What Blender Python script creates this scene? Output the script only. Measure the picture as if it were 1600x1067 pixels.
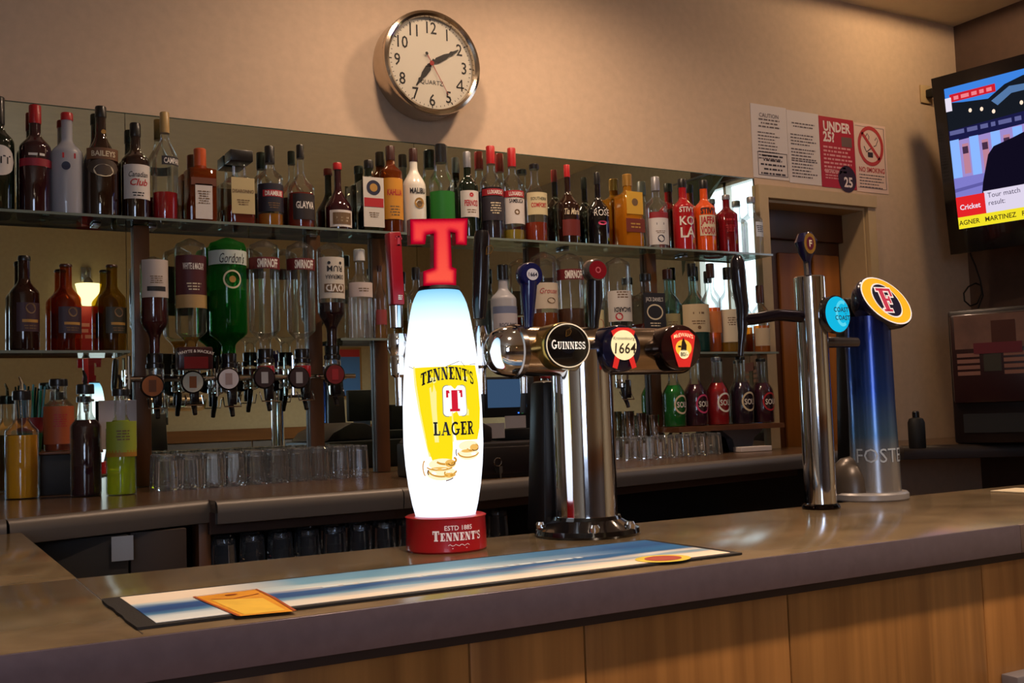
import bpy, bmesh, math, random
from math import sin, cos, pi, radians as R_
from mathutils import Vector, Matrix
random.seed(7)
S = bpy.context.scene
COL = S.collection
for o in list(bpy.data.objects): bpy.data.objects.remove(o)

# ------------------------------------------------------------------ camera
F = 1672.9
YAW, PIT, ROL = R_(29.777), R_(3.8205), R_(-1.94486)
EYE = Vector((0, 0, 1.30))
fw = Vector((sin(YAW)*cos(PIT), cos(YAW)*cos(PIT), sin(PIT)))
rt0 = Vector((cos(YAW), -sin(YAW), 0)); up0 = rt0.cross(fw)
rt = rt0*cos(ROL) + up0*sin(ROL); up = up0*cos(ROL) - rt0*sin(ROL)
cam = bpy.data.cameras.new('camera'); cam.sensor_fit = 'HORIZONTAL'; cam.sensor_width = 36
cam.lens = F/1600*36; cam.clip_start = 0.05
co = bpy.data.objects.new('camera', cam); COL.objects.link(co)
co.matrix_world = Matrix(((rt.x, up.x, -fw.x, 0), (rt.y, up.y, -fw.y, 0), (rt.z, up.z, -fw.z, EYE.z), (0, 0, 0, 1)))
S.camera = co

def ray(x, y): return fw + rt*((x-800)/F) - up*((y-533.5)/F)
def atY(x, y, Y): d = ray(x, y); return EYE + d*(Y/d.y)
def atZ(x, y, Z): d = ray(x, y); return EYE + d*((Z-EYE.z)/d.z)
def depth(p): return (p-EYE).dot(fw)
def halfw(px, p):                       # real radius of a round thing px pixels in half width standing at p
    d = depth(p); t = math.atan((p-EYE).dot(rt)/d)
    return px*d/F*cos(t)

# ------------------------------------------------------------------ world, exposure
w = bpy.data.worlds.new('dim_room'); S.world = w; w.use_nodes = True
w.node_tree.nodes['Background'].inputs[0].default_value = (.5, .55, .7, 1)
w.node_tree.nodes['Background'].inputs[1].default_value = 0.02
S.view_settings.view_transform = 'Standard'; S.view_settings.look = 'None'
S.view_settings.exposure = 0.0; S.view_settings.gamma = 1.0; S.view_settings.use_curve_mapping = False
try:
    S.cycles.transparent_max_bounces = 40; S.cycles.max_bounces = 12; S.cycles.glossy_bounces = 8
    S.cycles.sample_clamp_indirect = 4.0
    S.cycles.caustics_reflective = False; S.cycles.caustics_refractive = False
except Exception: pass

LIGHTS = [  # ceiling downlights, some added as fill: x, y, watts, cone degrees, blend, colour
    (1.42, 2.84, 58, 166, 1.0, (1, .70, .48)),
    (2.14, 2.84, 76, 166, 1.0, (1, .70, .48)),
    (3.05, 2.75, 10, 150, 1.0, (1, .68, .46)),
    (4.05, 2.92, 21, 179, .02, (1, .68, .38)),
    (0.7, .55, 170, 110, .7, (1, .74, .54)),  # added fill for the counter and the bar front
    (2.3, .55, 170, 110, .7, (1, .72, .50)),  # second added fill lamp over the front of the bar
    (3.3, -0.9, 250, 122, .9, (1, .92, .80)),  # added lamp that brightens the hall by bounce
]
FILL_GLOBES = [(3.9, 1.2, 3.09, 44), (1.4, 1.6, 3.09, 22), (-0.7, -0.9, 2.55, 40), (-0.3, -2.1, 2.55, 60)]   # unseen globe lamps added to brighten the hall: x, y, z, watts
def lin(c): return tuple(((v/255+.055)/1.055)**2.4 if v/255 > .04045 else v/255/12.92 for v in c)

# ------------------------------------------------------------------ materials
MATS = {}
def nt(name):
    m = bpy.data.materials.new(name); m.use_nodes = True; n = m.node_tree
    for x in list(n.nodes): n.nodes.remove(x)
    out = n.nodes.new('ShaderNodeOutputMaterial'); MATS[name] = m
    return m, n, out
def rgba(c): return (c[0], c[1], c[2], 1)
def pm(name, c, rough=.5, metal=0., coat=0., spec=.5, emit=0., ec=None, var=0., vscale=20., stretch=(1, 1, 1), bump=0., lin_=False):
    if name in MATS: return MATS[name]
    m, n, out = nt(name); c = c if lin_ else lin(c)
    b = n.nodes.new('ShaderNodeBsdfPrincipled'); n.links.new(b.outputs[0], out.inputs[0])
    b.inputs['Base Color'].default_value = rgba(c); b.inputs['Roughness'].default_value = rough
    b.inputs['Metallic'].default_value = metal; b.inputs['Coat Weight'].default_value = coat
    b.inputs['Specular IOR Level'].default_value = spec
    if emit:
        b.inputs['Emission Color'].default_value = rgba(lin(ec) if ec else c); b.inputs['Emission Strength'].default_value = emit
    if var or bump:
        tc = n.nodes.new('ShaderNodeTexCoord'); mp = n.nodes.new('ShaderNodeMapping'); mp.inputs['Scale'].default_value = stretch
        nz = n.nodes.new('ShaderNodeTexNoise'); nz.inputs['Scale'].default_value = vscale; nz.inputs['Detail'].default_value = 6
        n.links.new(tc.outputs['Object'], mp.inputs[0]); n.links.new(mp.outputs[0], nz.inputs[0])
        if var:
            rp = n.nodes.new('ShaderNodeValToRGB'); e = rp.color_ramp.elements
            e[0].position = .3; e[1].position = .7
            e[0].color = rgba([max(0, v*(1-var)) for v in c]); e[1].color = rgba([min(1, v*(1+var)) for v in c])
            n.links.new(nz.outputs[0], rp.inputs[0]); n.links.new(rp.outputs[0], b.inputs['Base Color'])
        if bump:
            bp = n.nodes.new('ShaderNodeBump'); bp.inputs['Strength'].default_value = bump; bp.inputs['Distance'].default_value = .002
            n.links.new(nz.outputs[0], bp.inputs['Height']); n.links.new(bp.outputs[0], b.inputs['Normal'])
    return m
def em(name, c, s=1.0):
    if name in MATS: return MATS[name]
    m, n, out = nt(name); e = n.nodes.new('ShaderNodeEmission'); e.inputs[0].default_value = rgba(lin(c)); e.inputs[1].default_value = s
    n.links.new(e.outputs[0], out.inputs[0]); return m
def glass(name, tint=(.97, .98, .97), edge=(.74, .77, .76), rough=.02, refl=.9, haze=.010, fk=.60):
    """thin clear glass: see-through, darker where the wall is seen edge on, mirror-like at a glance"""
    if name in MATS: return MATS[name]
    m, n, out = nt(name)
    lw = n.nodes.new('ShaderNodeLayerWeight'); lw.inputs[0].default_value = .32
    pw = n.nodes.new('ShaderNodeMath'); pw.operation = 'POWER'; pw.inputs[1].default_value = 2.2
    mc = n.nodes.new('ShaderNodeMixRGB'); mc.inputs[1].default_value = rgba(tint); mc.inputs[2].default_value = rgba(edge)
    tr = n.nodes.new('ShaderNodeBsdfTransparent'); gl = n.nodes.new('ShaderNodeBsdfGlossy'); gl.inputs['Roughness'].default_value = rough
    gl.inputs['Color'].default_value = (refl, refl, refl, 1)
    fr = n.nodes.new('ShaderNodeFresnel'); fr.inputs[0].default_value = 1.5
    mx = n.nodes.new('ShaderNodeMixShader')
    n.links.new(lw.outputs['Facing'], pw.inputs[0]); n.links.new(pw.outputs[0], mc.inputs[0]); n.links.new(mc.outputs[0], tr.inputs[0])
    hf = n.nodes.new('ShaderNodeMath'); hf.operation = 'MULTIPLY'; hf.inputs[1].default_value = fk; n.links.new(fr.outputs[0], hf.inputs[0])
    n.links.new(hf.outputs[0], mx.inputs[0]); n.links.new(tr.outputs[0], mx.inputs[1]); n.links.new(gl.outputs[0], mx.inputs[2])
    df = n.nodes.new('ShaderNodeBsdfDiffuse'); df.inputs[0].default_value = (.82, .86, .90, 1); m2_ = n.nodes.new('ShaderNodeMixShader'); m2_.inputs[0].default_value = haze  # white diffuse share stands in for light refracted through many glass walls
    n.links.new(mx.outputs[0], m2_.inputs[1]); n.links.new(df.outputs[0], m2_.inputs[2])
    n.links.new(m2_.outputs[0], out.inputs[0]); return m
def tint(name, c, body=.5, rough=.06, thr=None):
    """coloured liquid or frosted glass: part see-through, part coloured body, glossy skin"""
    if name in MATS: return MATS[name]
    m, n, out = nt(name); c = lin(c)
    tr = n.nodes.new('ShaderNodeBsdfTransparent'); tr.inputs[0].default_value = rgba(thr or [min(1, v*1.6+.02) for v in c])
    b = n.nodes.new('ShaderNodeBsdfPrincipled'); b.inputs['Base Color'].default_value = rgba(c); b.inputs['Roughness'].default_value = rough
    b.inputs['Coat Weight'].default_value = .5; b.inputs['Coat Roughness'].default_value = .03
    mx = n.nodes.new('ShaderNodeMixShader'); mx.inputs[0].default_value = body
    n.links.new(tr.outputs[0], mx.inputs[1]); n.links.new(b.outputs[0], mx.inputs[2]); n.links.new(mx.outputs[0], out.inputs[0]); return m
def wood(name, c1, c2, scale=14, stretch=(1, 1, .06), rough=.45, coat=.0):
    if name in MATS: return MATS[name]
    m, n, out = nt(name)
    b = n.nodes.new('ShaderNodeBsdfPrincipled'); b.inputs['Roughness'].default_value = rough; b.inputs['Coat Weight'].default_value = coat
    n.links.new(b.outputs[0], out.inputs[0])
    tc = n.nodes.new('ShaderNodeTexCoord'); mp = n.nodes.new('ShaderNodeMapping'); mp.inputs['Scale'].default_value = stretch
    nz = n.nodes.new('ShaderNodeTexNoise'); nz.inputs['Scale'].default_value = scale; nz.inputs['Detail'].default_value = 9; nz.inputs['Distortion'].default_value = .4
    rp = n.nodes.new('ShaderNodeValToRGB'); e = rp.color_ramp.elements; e[0].position = .33; e[1].position = .68
    e[0].color = rgba(lin(c1)); e[1].color = rgba(lin(c2))
    n.links.new(tc.outputs['Object'], mp.inputs[0]); n.links.new(mp.outputs[0], nz.inputs[0]); n.links.new(nz.outputs[0], rp.inputs[0]); n.links.new(rp.outputs[0], b.inputs['Base Color'])
    bp = n.nodes.new('ShaderNodeBump'); bp.inputs['Strength'].default_value = .15 if rough > .3 else .0; bp.inputs['Distance'].default_value = .002
    n.links.new(nz.outputs[0], bp.inputs['Height']); n.links.new(bp.outputs[0], b.inputs['Normal'])
    return m

chrome = pm('chrome', (225, 225, 228), .07, 1.0)
steel = pm('brushed_steel', (150, 150, 155), .28, 1.0)
black = pm('black_plastic', (16, 15, 17), .25)
blackm = pm('matt_black', (14, 12, 12), .6)
white = pm('white_print', (225, 220, 212), .5)
cream = pm('cream_print', (214, 200, 170), .55)
gold = pm('gold_print', (190, 140, 60), .35, .4)
redp = pm('red_print', (185, 25, 35), .4)
navy = pm('navy_print', (16, 18, 44), .4)
silver = pm('silver_foil', (170, 170, 178), .3, .9)
GL = glass('clear_glass')
GLT = glass('tumbler_glass', (.985, .99, .995), (.80, .83, .86), .015, 1.0, .03, 1.0)

# ------------------------------------------------------------------ mesh builder
class MB:
    def __init__(s): s.v = []; s.f = []; s.m = []; s.M = None
    def add(s, vs, fs, mi=0):
        k = len(s.v)
        s.v += [(s.M @ Vector(p)) if s.M else Vector(p) for p in vs]
        s.f += [tuple(i+k for i in f) for f in fs]; s.m += [mi]*len(fs); return s
    def box(s, a, b, mi=0):
        x0, y0, z0 = a; x1, y1, z1 = b
        return s.add([(x0,y0,z0),(x1,y0,z0),(x1,y1,z0),(x0,y1,z0),(x0,y0,z1),(x1,y0,z1),(x1,y1,z1),(x0,y1,z1)],
                     [(0,3,2,1),(4,5,6,7),(0,1,5,4),(1,2,6,5),(2,3,7,6),(3,0,4,7)], mi)
    def lathe(s, prof, seg=24, c=(0,0,0), sq=None, mi=0, caps=True):
        vs = []; fs = []; n = len(prof)
        for i, (r, z) in enumerate(prof):
            q = sq[i] if sq else 0
            for k in range(seg):
                a = 2*pi*(k+.5)/seg; f = 1
                if q:
                    e = (abs(cos(a))**7+abs(sin(a))**7)**(-1/7); f = 1+(e-1)*q
                vs.append((c[0]+r*f*cos(a), c[1]+r*f*sin(a), c[2]+z))
        for i in range(n-1):
            for k in range(seg):
                a = i*seg+k; b = i*seg+(k+1) % seg; fs.append((a, b, b+seg, a+seg))
        if caps:
            if prof[0][0] > 1e-5: fs.append(tuple(range(seg-1, -1, -1)))
            if prof[-1][0] > 1e-5: fs.append(tuple((n-1)*seg+k for k in range(seg)))
        return s.add(vs, fs, mi)
    def tube(s, pts, r, seg=10, mi=0, caps=True):
        pts = [Vector(p) for p in pts]; n = len(pts); rs = r if isinstance(r, (list, tuple)) else [r]*n
        vs = []; fs = []; u = None
        for i, p in enumerate(pts):
            t = (pts[min(i+1, n-1)]-pts[max(i-1, 0)]).normalized()
            if u is None:
                u = t.orthogonal().normalized()
            else:
                u = (u - t*u.dot(t)).normalized()
            w2 = t.cross(u)
            for k in range(seg):
                a = 2*pi*k/seg; vs.append(p+(u*cos(a)+w2*sin(a))*rs[i])
        for i in range(n-1):
            for k in range(seg):
                a = i*seg+k; b = i*seg+(k+1) % seg; fs.append((a, b, b+seg, a+seg))
        if caps: fs.append(tuple(range(seg-1, -1, -1))); fs.append(tuple((n-1)*seg+k for k in range(seg)))
        return s.add(vs, fs, mi)
    def prism(s, poly, y0, y1, mi=0):
        """outline in x,z (counter-clockwise seen from the front, -y) thickened from y0 (front) to y1"""
        n = len(poly)
        vs = [(x, y0, z) for x, z in poly]+[(x, y1, z) for x, z in poly]
        return s.add(vs, [tuple(range(n)), tuple(range(2*n-1, n-1, -1))]+[(i, n+i, n+(i+1) % n, (i+1) % n) for i in range(n)], mi)
    def slab(s, poly, z0, z1, mi=0):
        n = len(poly)
        vs = [(x, y, z1) for x, y in poly]+[(x, y, z0) for x, y in poly]
        return s.add(vs, [tuple(range(n)), tuple(range(2*n-1, n-1, -1))]+[(i, n+i, n+(i+1) % n, (i+1) % n) for i in range(n)], mi)
    def flat(s, shape, fn, mi=0):
        v, f = shape; return s.add([fn(x, y) for x, y in v], f, mi)

def mk(name, mb, mat, parent=None, loc=None, rz=0, smooth=30, bev=0):
    me = bpy.data.meshes.new(name); me.from_pydata([tuple(v) for v in mb.v], [], mb.f)
    ms = mat if isinstance(mat, (list, tuple)) else [mat]
    for m in ms: me.materials.append(m)
    if len(ms) > 1: me.polygons.foreach_set('material_index', mb.m)
    if bev:
        b = bmesh.new(); b.from_mesh(me); bmesh.ops.remove_doubles(b, verts=b.verts, dist=1e-6)
        es = [e for e in b.edges if len(e.link_faces) == 2 and e.calc_face_angle(0) > .6]
        bmesh.ops.bevel(b, geom=es, offset=bev, segments=2, affect='EDGES', profile=.5); b.to_mesh(me); b.free()
    if smooth:
        me.shade_smooth(); me.set_sharp_from_angle(angle=R_(smooth))
    o = bpy.data.objects.new(name, me); COL.objects.link(o)
    if parent: o.parent = parent
    if loc is not None: o.location = loc
    if rz: o.rotation_euler = (0, 0, rz)
    return o
def tag(o, label=None, cat=None, group=None, kind=None):
    if label: o['label'] = label
    if cat: o['category'] = cat
    if group: o['group'] = group
    if kind: o['kind'] = kind
    return o
def thing(name, label, cat, loc=(0,0,0), rz=0, group=None):
    o = bpy.data.objects.new(name, None); COL.objects.link(o); o.location = loc; o.rotation_euler = (0, 0, rz); o.empty_display_size = .05
    return tag(o, label, cat, group)
def struct(name, mb, mat, **k): return tag(mk(name, mb, mat, **k), kind='structure')
def copy_tree(o, loc, label):
    c = o.copy(); COL.objects.link(c); c.location = loc; c['label'] = label
    for ch in o.children:
        d = ch.copy(); COL.objects.link(d); d.parent = c
        for g in ch.children:
            e = g.copy(); COL.objects.link(e); e.parent = d
    return c

# ------------------------------------------------------------------ lettering
_tc = {}
def text2d(s, size=1., bold=0., shear=0., align='CENTER', sx=1.):
    key = (s, size, bold, shear, align, sx)
    if key in _tc: return _tc[key]
    cu = bpy.data.curves.new('t', 'FONT'); cu.body = s; cu.size = size; cu.offset = bold*size; cu.shear = shear; cu.align_x = align; cu.resolution_u = 2
    ob = bpy.data.objects.new('t', cu); COL.objects.link(ob)
    dg = bpy.context.evaluated_depsgraph_get(); me = bpy.data.meshes.new_from_object(ob.evaluated_get(dg))
    r = ([(v.co.x*sx, v.co.y-.36*size) for v in me.vertices], [tuple(p.vertices) for p in me.polygons])
    bpy.data.objects.remove(ob); bpy.data.curves.remove(cu); bpy.data.meshes.remove(me); _tc[key] = r; return r
def ribbon(pts, t):
    v = []; f = []
    for i, (x, y) in enumerate(pts):
        a = pts[max(i-1, 0)]; b = pts[min(i+1, len(pts)-1)]; d = math.hypot(b[0]-a[0], b[1]-a[1]) or 1
        nx, ny = -(b[1]-a[1])/d*t/2, (b[0]-a[0])/d*t/2
        v += [(x-nx, y-ny), (x+nx, y+ny)]
        if i: k = 2*i; f.append((k-2, k, k+1, k-1))
    return v, f
def ell(cx, cy, rx, ry, a0=0, a1=360, n=24):
    return [(cx+rx*cos(R_(a0+(a1-a0)*i/n)), cy+ry*sin(R_(a0+(a1-a0)*i/n))) for i in range(n+1)]
def disc2d(rx, ry, cx=0, cy=0, n=32): return ell(cx, cy, rx, ry, n=n)[:-1], [tuple(range(n))]
def ring2d(rx, ry, t, cx=0, cy=0, n=32): return ribbon(ell(cx, cy, rx, ry, n=n), t)
def rect2d(x0, y0, x1, y1): return [(x0, y0), (x1, y0), (x1, y1), (x0, y1)], [(0, 1, 2, 3)]
def join2d(*sh):
    v = []; f = []
    for a, b in sh: k = len(v); v += list(a); f += [tuple(i+k for i in q) for q in b]
    return v, f
def xf(sh, dx=0, dy=0, s=1, sy=None): return [(x*s+dx, y*(sy if sy is not None else s)+dy) for x, y in sh[0]], sh[1]
def slab_ch(c, w=.24, s=.12):
    q = []; r = lambda *a: q.append(rect2d(*a)); l = lambda x0, y0, x1, y1, t: q.append(([(x0-t/2, y0), (x0+t/2, y0), (x1+t/2, y1), (x1-t/2, y1)], [(0, 1, 2, 3)]))
    arc = lambda *a: q.append(ribbon(ell(*a[:6], n=14), a[6]))
    if c == 'T': r(0,1-s-.02,.8,1); r(0,.66,.1,1); r(.7,.66,.8,1); r(.4-w/2,0,.4+w/2,1); r(.16,0,.64,s); ad = .86
    elif c == 'E': r(0,0,.7,s); r(0,1-s,.7,1); r(.1,0,.1+w,1); r(.1,.44,.5,.56); r(.6,0,.7,.3); r(.6,.7,.7,1); r(.42,.36,.5,.64); ad = .77
    elif c == 'N': r(.1,0,.2,1); r(.72,0,.82,1); l(.72,0,.22,1,w); r(0,0,.32,s*.8); r(0,1-s*.8,.3,1); r(.6,1-s*.8,.92,1); ad = .98
    elif c == 'L': r(0,0,.7,s); r(0,1-s,.44,1); r(.1,0,.1+w,1); r(.6,0,.7,.34); ad = .75
    elif c == 'A': l(.14,0,.45,1,.1); l(.78,0,.47,1,w); r(.25,.26,.65,.36); r(0,0,.3,s*.8); r(.58,0,.98,s*.8); ad = 1.0
    elif c == 'R': r(.1,0,.1+w,1); r(0,0,.44,s*.8); r(0,1-s*.8,.4,1); arc(.4,.73,.26,.21,-90,90,.15); r(.3,.47,.42,.59); r(.3,.87,.42,1); l(.72,0,.42,.5,w*.9); r(.6,0,.9,s*.8); ad = .92
    elif c == 'G': arc(.46,.5,.37,.43,48,335,.17); r(.5,.38,.95,.48); r(.66,.12,.84,.44); ad = .98
    elif c == 'S': arc(.36,.73,.25,.21,20,270,.15); arc(.36,.27,.27,.21,90,-160,.15); r(.52,.68,.62,1); r(.06,0,.16,.3); ad = .74
    elif c == 'U': r(.1,.3,.1+w,1); r(.68,.3,.78,1); arc(.42,.32,.28,.26,175,365,.14); r(0,1-s*.8,.44,1); r(.58,1-s*.8,.9,1); ad = .94
    elif c == 'I': r(.12,0,.12+w,1); r(0,0,.24+w,s*.8); r(0,1-s*.8,.24+w,1); ad = .54
    elif c == "'": r(.03,.64,.18,1); ad = .24
    else: ad = .5
    return join2d(*q) if q else ([], []), ad
def slab_text(t, h, w=.24, gap=.06, sx=1., big=0):
    """slab-serif capitals, height h, centred on x, baseline at 0; big makes the first letter taller"""
    x = 0; out = []
    for i, c in enumerate(t):
        sh, ad = slab_ch(c, w); k = big if (i == 0 and big) else 1
        out.append(xf(sh, x*h*sx, 0, h*sx*k, h*k)); x += ad*k+gap
    W = (x-gap)*h*sx
    return xf(join2d(*out), -W/2, 0), W
def dashes(wd, lines, h, lead, seed=1, jag=.25, centre=False):
    """rows of word-long bars: print too small to read"""
    rg = random.Random(seed); out = []
    for i in range(lines):
        L = wd*(1-jag*rg.random()); x = -L/2 if centre else -wd/2; e = x+L
        while x < e:
            b = min(e, x+h*(1+3*rg.random())); out.append(rect2d(x, -i*lead-h/2, b, -i*lead+h/2)); x = b+h*.7
    return join2d(*out)
def subd(sh, n=6):
    """cut quads of a shape into n columns so that they bend round a curved face"""
    v = []; f = []
    for q in sh[1]:
        if len(q) != 4: continue
        a, b, c, d = [sh[0][i] for i in q]
        for i in range(n):
            t0, t1 = i/n, (i+1)/n; L = lambda p, r, t: (p[0]+(r[0]-p[0])*t, p[1]+(r[1]-p[1])*t)
            k = len(v); v += [L(a,b,t0), L(a,b,t1), L(d,c,t1), L(d,c,t0)]; f.append((k,k+1,k+2,k+3))
    return v, f
def cyl(Rr, z=0, a0=0): return lambda x, y: (Rr*sin(x/Rr+a0), -Rr*cos(x/Rr+a0), z+y)
def pln(y, z=0, x0=0): return lambda x, v: (x0+x, y, z+v)
# ================================================================== the room
YW = 3.5; YM = 3.492; CEIL = 3.19; XR = 4.66; XL = -2.6; YB_ = -2.7
plaster = pm('plaster', (204, 178, 152), .85, var=.05, vscale=30, bump=.12)
plaster2 = pm('plaster_hall', (176, 160, 134), .85, var=.05, vscale=30)
ceilm = pm('ceiling_paint', (222, 210, 184), .9, var=.04, vscale=12)
shadew = pm('shaded_wall', (84, 64, 54), .85, var=.08, vscale=25)  # lack of light on the right wall put into a darker colour
DX0, DX1, DZ = 3.307, 3.94, 2.207
b = MB(); b.box((XL, YW, 0), (DX0, YW+.1, CEIL)); b.box((DX1, YW, 0), (XR+.1, YW+.1, CEIL)); b.box((DX0, YW, DZ), (DX1, YW+.1, CEIL))
struct('wall_back', b, plaster, smooth=0)
struct('floor', MB().box((XL, YB_, -.1), (XR, YW+.6, 0)), wood('floor_boards', (122, 96, 70), (150, 120, 90), 10, (.08, 1, 1)), smooth=0)
struct('ceiling', MB().box((XL, YB_, CEIL), (XR+.1, YW+.6, CEIL+.1)), ceilm, smooth=0)
struct('wall_left', MB().box((XL-.1, YB_, 0), (XL, YW+.1, CEIL)), plaster2, smooth=0)
WY0, WY1, WZ0, WZ1 = 1.36, 1.97, 1.72, 2.76          # daylight window in the right wall
b = MB(); b.box((XR, YB_, 0), (XR+.1, WY0, CEIL)); struct('wall_side', b, plaster2, smooth=0)
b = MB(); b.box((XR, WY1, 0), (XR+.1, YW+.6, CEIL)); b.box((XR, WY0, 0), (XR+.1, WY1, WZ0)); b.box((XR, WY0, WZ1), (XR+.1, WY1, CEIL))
struct('wall_right', b, shadew, smooth=0)
FX0, FX1, FZ0, FZ1 = -2.1, -.75, 1.0, 2.5            # windows in the hall wall behind the camera
b = MB(); b.box((XL, YB_-.1, 0), (FX0, YB_, CEIL)); b.box((FX1, YB_-.1, 0), (XR+.1, YB_, CEIL)); b.box((FX0, YB_-.1, 0), (FX1, YB_, FZ0)); b.box((FX0, YB_-.1, FZ1), (FX1, YB_, CEIL))
struct('wall_front', b, plaster2, smooth=0)
day = em('daylight_pane', (225, 235, 255), 2.6)
frame_w = pm('painted_frame', (205, 200, 188), .5)
day2 = em('daylight_pane_hall', (205, 224, 255), 9.0)
def window(n, mbs, pane):
    f = struct('window_%d' % n, mbs, frame_w, smooth=0); mk('window_pane', pane, day if n == 1 else day2, f, smooth=0); return f
b = MB(); x = XR+.02
for y in (WY0, WY1-.03): b.box((x, y, WZ0), (x+.05, y+.03, WZ1))
for z in (WZ0, WZ1-.03): b.box((x, WY0, z), (x+.05, WY1, z+.03))
b.box((x, WY0+.30, WZ0), (x+.05, WY0+.325, WZ1))
window(1, b, MB().box((XR+.08, WY0, WZ0), (XR+.09, WY1, WZ1)))
b = MB(); y = YB_-.07
for xx in (FX0, (FX0+FX1)/2-.025, FX1-.05): b.box((xx, y, FZ0), (xx+.05, y+.05, FZ1))
for z in (FZ0, 1.9, FZ1-.05): b.box((FX0, y, z), (FX1, y+.05, z+.05))
window(2, b, MB().box((FX0, YB_-.09, FZ0), (FX1, YB_-.08, FZ1)))
b = MB(); n = 14; vs = []
for i in range(n+1):
    u = i/n; y = WY0-.10+u*(.10+.42); vs += [(XR-.035+.012*sin(u*22), y, WZ1+.06), (XR-.035+.012*sin(u*22+.6), WY0-.10+u*.34, WZ1-.02-.55*(1-u)-.03*u)]
b.add(vs, [(2*i, 2*i+2, 2*i+3, 2*i+1) for i in range(n)])
cu_ = thing('window_curtain', 'short dark green curtain added to cut the bright right wall window diagonally', 'curtain'); mk('curtain_cloth', b, pm('curtain_green', (84, 88, 70), .8), cu_)  # curtain added and shaped to give the bright pane a slanted edge
mk('curtain_rail', MB().tube([(XR-.035, WY0-.14, WZ1+.07), (XR-.035, WY1+.05, WZ1+.07)], .008, 8).box((XR-.04, WY0-.10, WZ1+.06), (XR-.001, WY0-.08, WZ1+.08)).box((XR-.04, WY1, WZ1+.06), (XR-.001, WY1+.02, WZ1+.08)), steel, cu_)
# hall wall: dado rail and panelling seen in the mirror
struct('trim_1', MB().box((FX1-2.2, YB_, 1.135), (XR, YB_+.03, 1.24)), wood('dado_wood', (96, 58, 26), (130, 82, 40), 10, (.06, 1, 1)), smooth=0)
pan = pm('hall_panel', (92, 86, 92), .6, var=.08)
b0 = struct('baseboard_front', MB().box((XL, YB_, 0), (XR, YB_+.025, .12)), frame_w, smooth=0)
for i in range(8): mk('panel', MB().box((-2.5+i*.88, YB_, .13), (-1.63+i*.88, YB_+.02, 1.13)), pan, b0, bev=.004)

# door frame and the recessed wooden doors
trimm = pm('door_paint', (196, 170, 128), .5, var=.04)
b = MB(); b.box((3.254, YW-.03, 0), (DX0, YW, DZ)); b.box((DX1, YW-.02, 0), (3.991, YW, DZ)); b.box((3.254, YW-.03, DZ), (3.991, YW, 2.262))
b.box((DX1-.014, YW-.0, 0), (DX1-.002, YW+.16, DZ)); b.box((DX0+.002, YW, 0), (DX0+.014, YW+.16, DZ)); b.box((DX0+.014, YW, DZ-.014), (DX1-.014, YW+.13, DZ-.002))
struct('trim_2', b, trimm, smooth=0)
dw = wood('door_wood', (138, 78, 28), (186, 116, 48), 8, (1, 1, .05), .4)
dwd = wood('door_wood_dark', (70, 36, 16), (96, 54, 26), 8, (1, 1, .05), .4)
struct('wall_lobby', MB().box((DX0-.1, YW+.20, 0), (4.6, YW+.25, CEIL)), shadew, smooth=0)
d = struct('door_1', MB().box((DX0-.05, YW+.16, 0), (4.1, YW+.19, DZ+.1)), dwd, smooth=0)
mk('header', MB().box((DX0-.05, YW+.13, 2.06), (3.94, YW+.16, DZ+.1)), dwd, d, bev=.004)
for x0, x1 in ((3.33, 3.47), (3.52, 3.70), (3.74, 3.91)):
    for z0, z1 in ((.15, .95), (1.02, 2.0)):
        mk('panel', MB().box((x0, YW+.145, z0), (x1, YW+.165, z1)), dw, d, bev=.008)
mk('door_handle', MB().tube([(3.495, YW+.145, 1.05), (3.495, YW+.10, 1.05), (3.42, YW+.10, 1.05)], .008), steel, d)

# ------------------------------------------------------------------ ceiling downlights (fittings with their lamps; those in front of the bar added as fill)
for i, (x, y, pw_, cone, bl, c) in enumerate(LIGHTS):
    t = thing('ceiling_downlight', 'round recessed ceiling downlight ' + ('left of the wall clock', 'right of the wall clock', 'above the red bottles', 'above the door notices', 'added as unseen fill above the lager font', 'added as unseen fill above the blue tower font', 'added as unseen fill in the hall nearest the right wall', 'in the middle of the hall', 'in the hall nearest the left wall')[i], 'light', (x, y, CEIL), group='ceiling downlights')
    mk('rim', MB().lathe([(.055, -.004), (.062, -.006), (.066, -.002), (.066, 0)], 24, caps=False), steel, t)
    mk('lamp_disc', MB().lathe([(.053, -.001), (.0, -.001)], 24, caps=False), em('lamp_glow', (255, 214, 160), 6), t)
    l = bpy.data.lights.new('lamp', 'SPOT'); l.energy = pw_; l.color = c; l.spot_size = R_(cone); l.spot_blend = bl; l.shadow_soft_size = .07
    o = bpy.data.objects.new('lamp', l); COL.objects.link(o); o.parent = t; o.location = (0, 0, -.02)

for i, (x, y, z, pw_) in enumerate(FILL_GLOBES):
    t = thing('fill_globe', 'unseen white globe lamp added to light the hall, ' + ('near the right wall', 'over the lager font', 'nearest the left wall', 'nearest the hall windows')[i], 'lamp', (x, y, CEIL), group='added fill globes of the hall')
    gr = .11 if z < 2.9 else .05
    mk('ceiling_rose', MB().lathe([(.05, -.02), (.055, -.012), (.055, -.001)], 20), steel, t); mk('cord', MB().tube([(0, 0, -.015), (0, 0, z-CEIL+.1 if z < 2.9 else -.06)], .004, 8), blackm, t)
    mk('globe', MB().lathe([(gr*sin(pi*k/10), z-CEIL-gr*cos(pi*k/10)) for k in range(1, 10)], 24), em('fill_globe_glow', (255, 232, 200), 2.5), t)
    l = bpy.data.lights.new('lamp', 'POINT'); l.energy = pw_; l.color = (1, .86, .70); l.shadow_soft_size = gr
    o = bpy.data.objects.new('lamp', l); COL.objects.link(o); o.parent = t; o.location = (0, 0, z-CEIL); t.children[-1]
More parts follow.
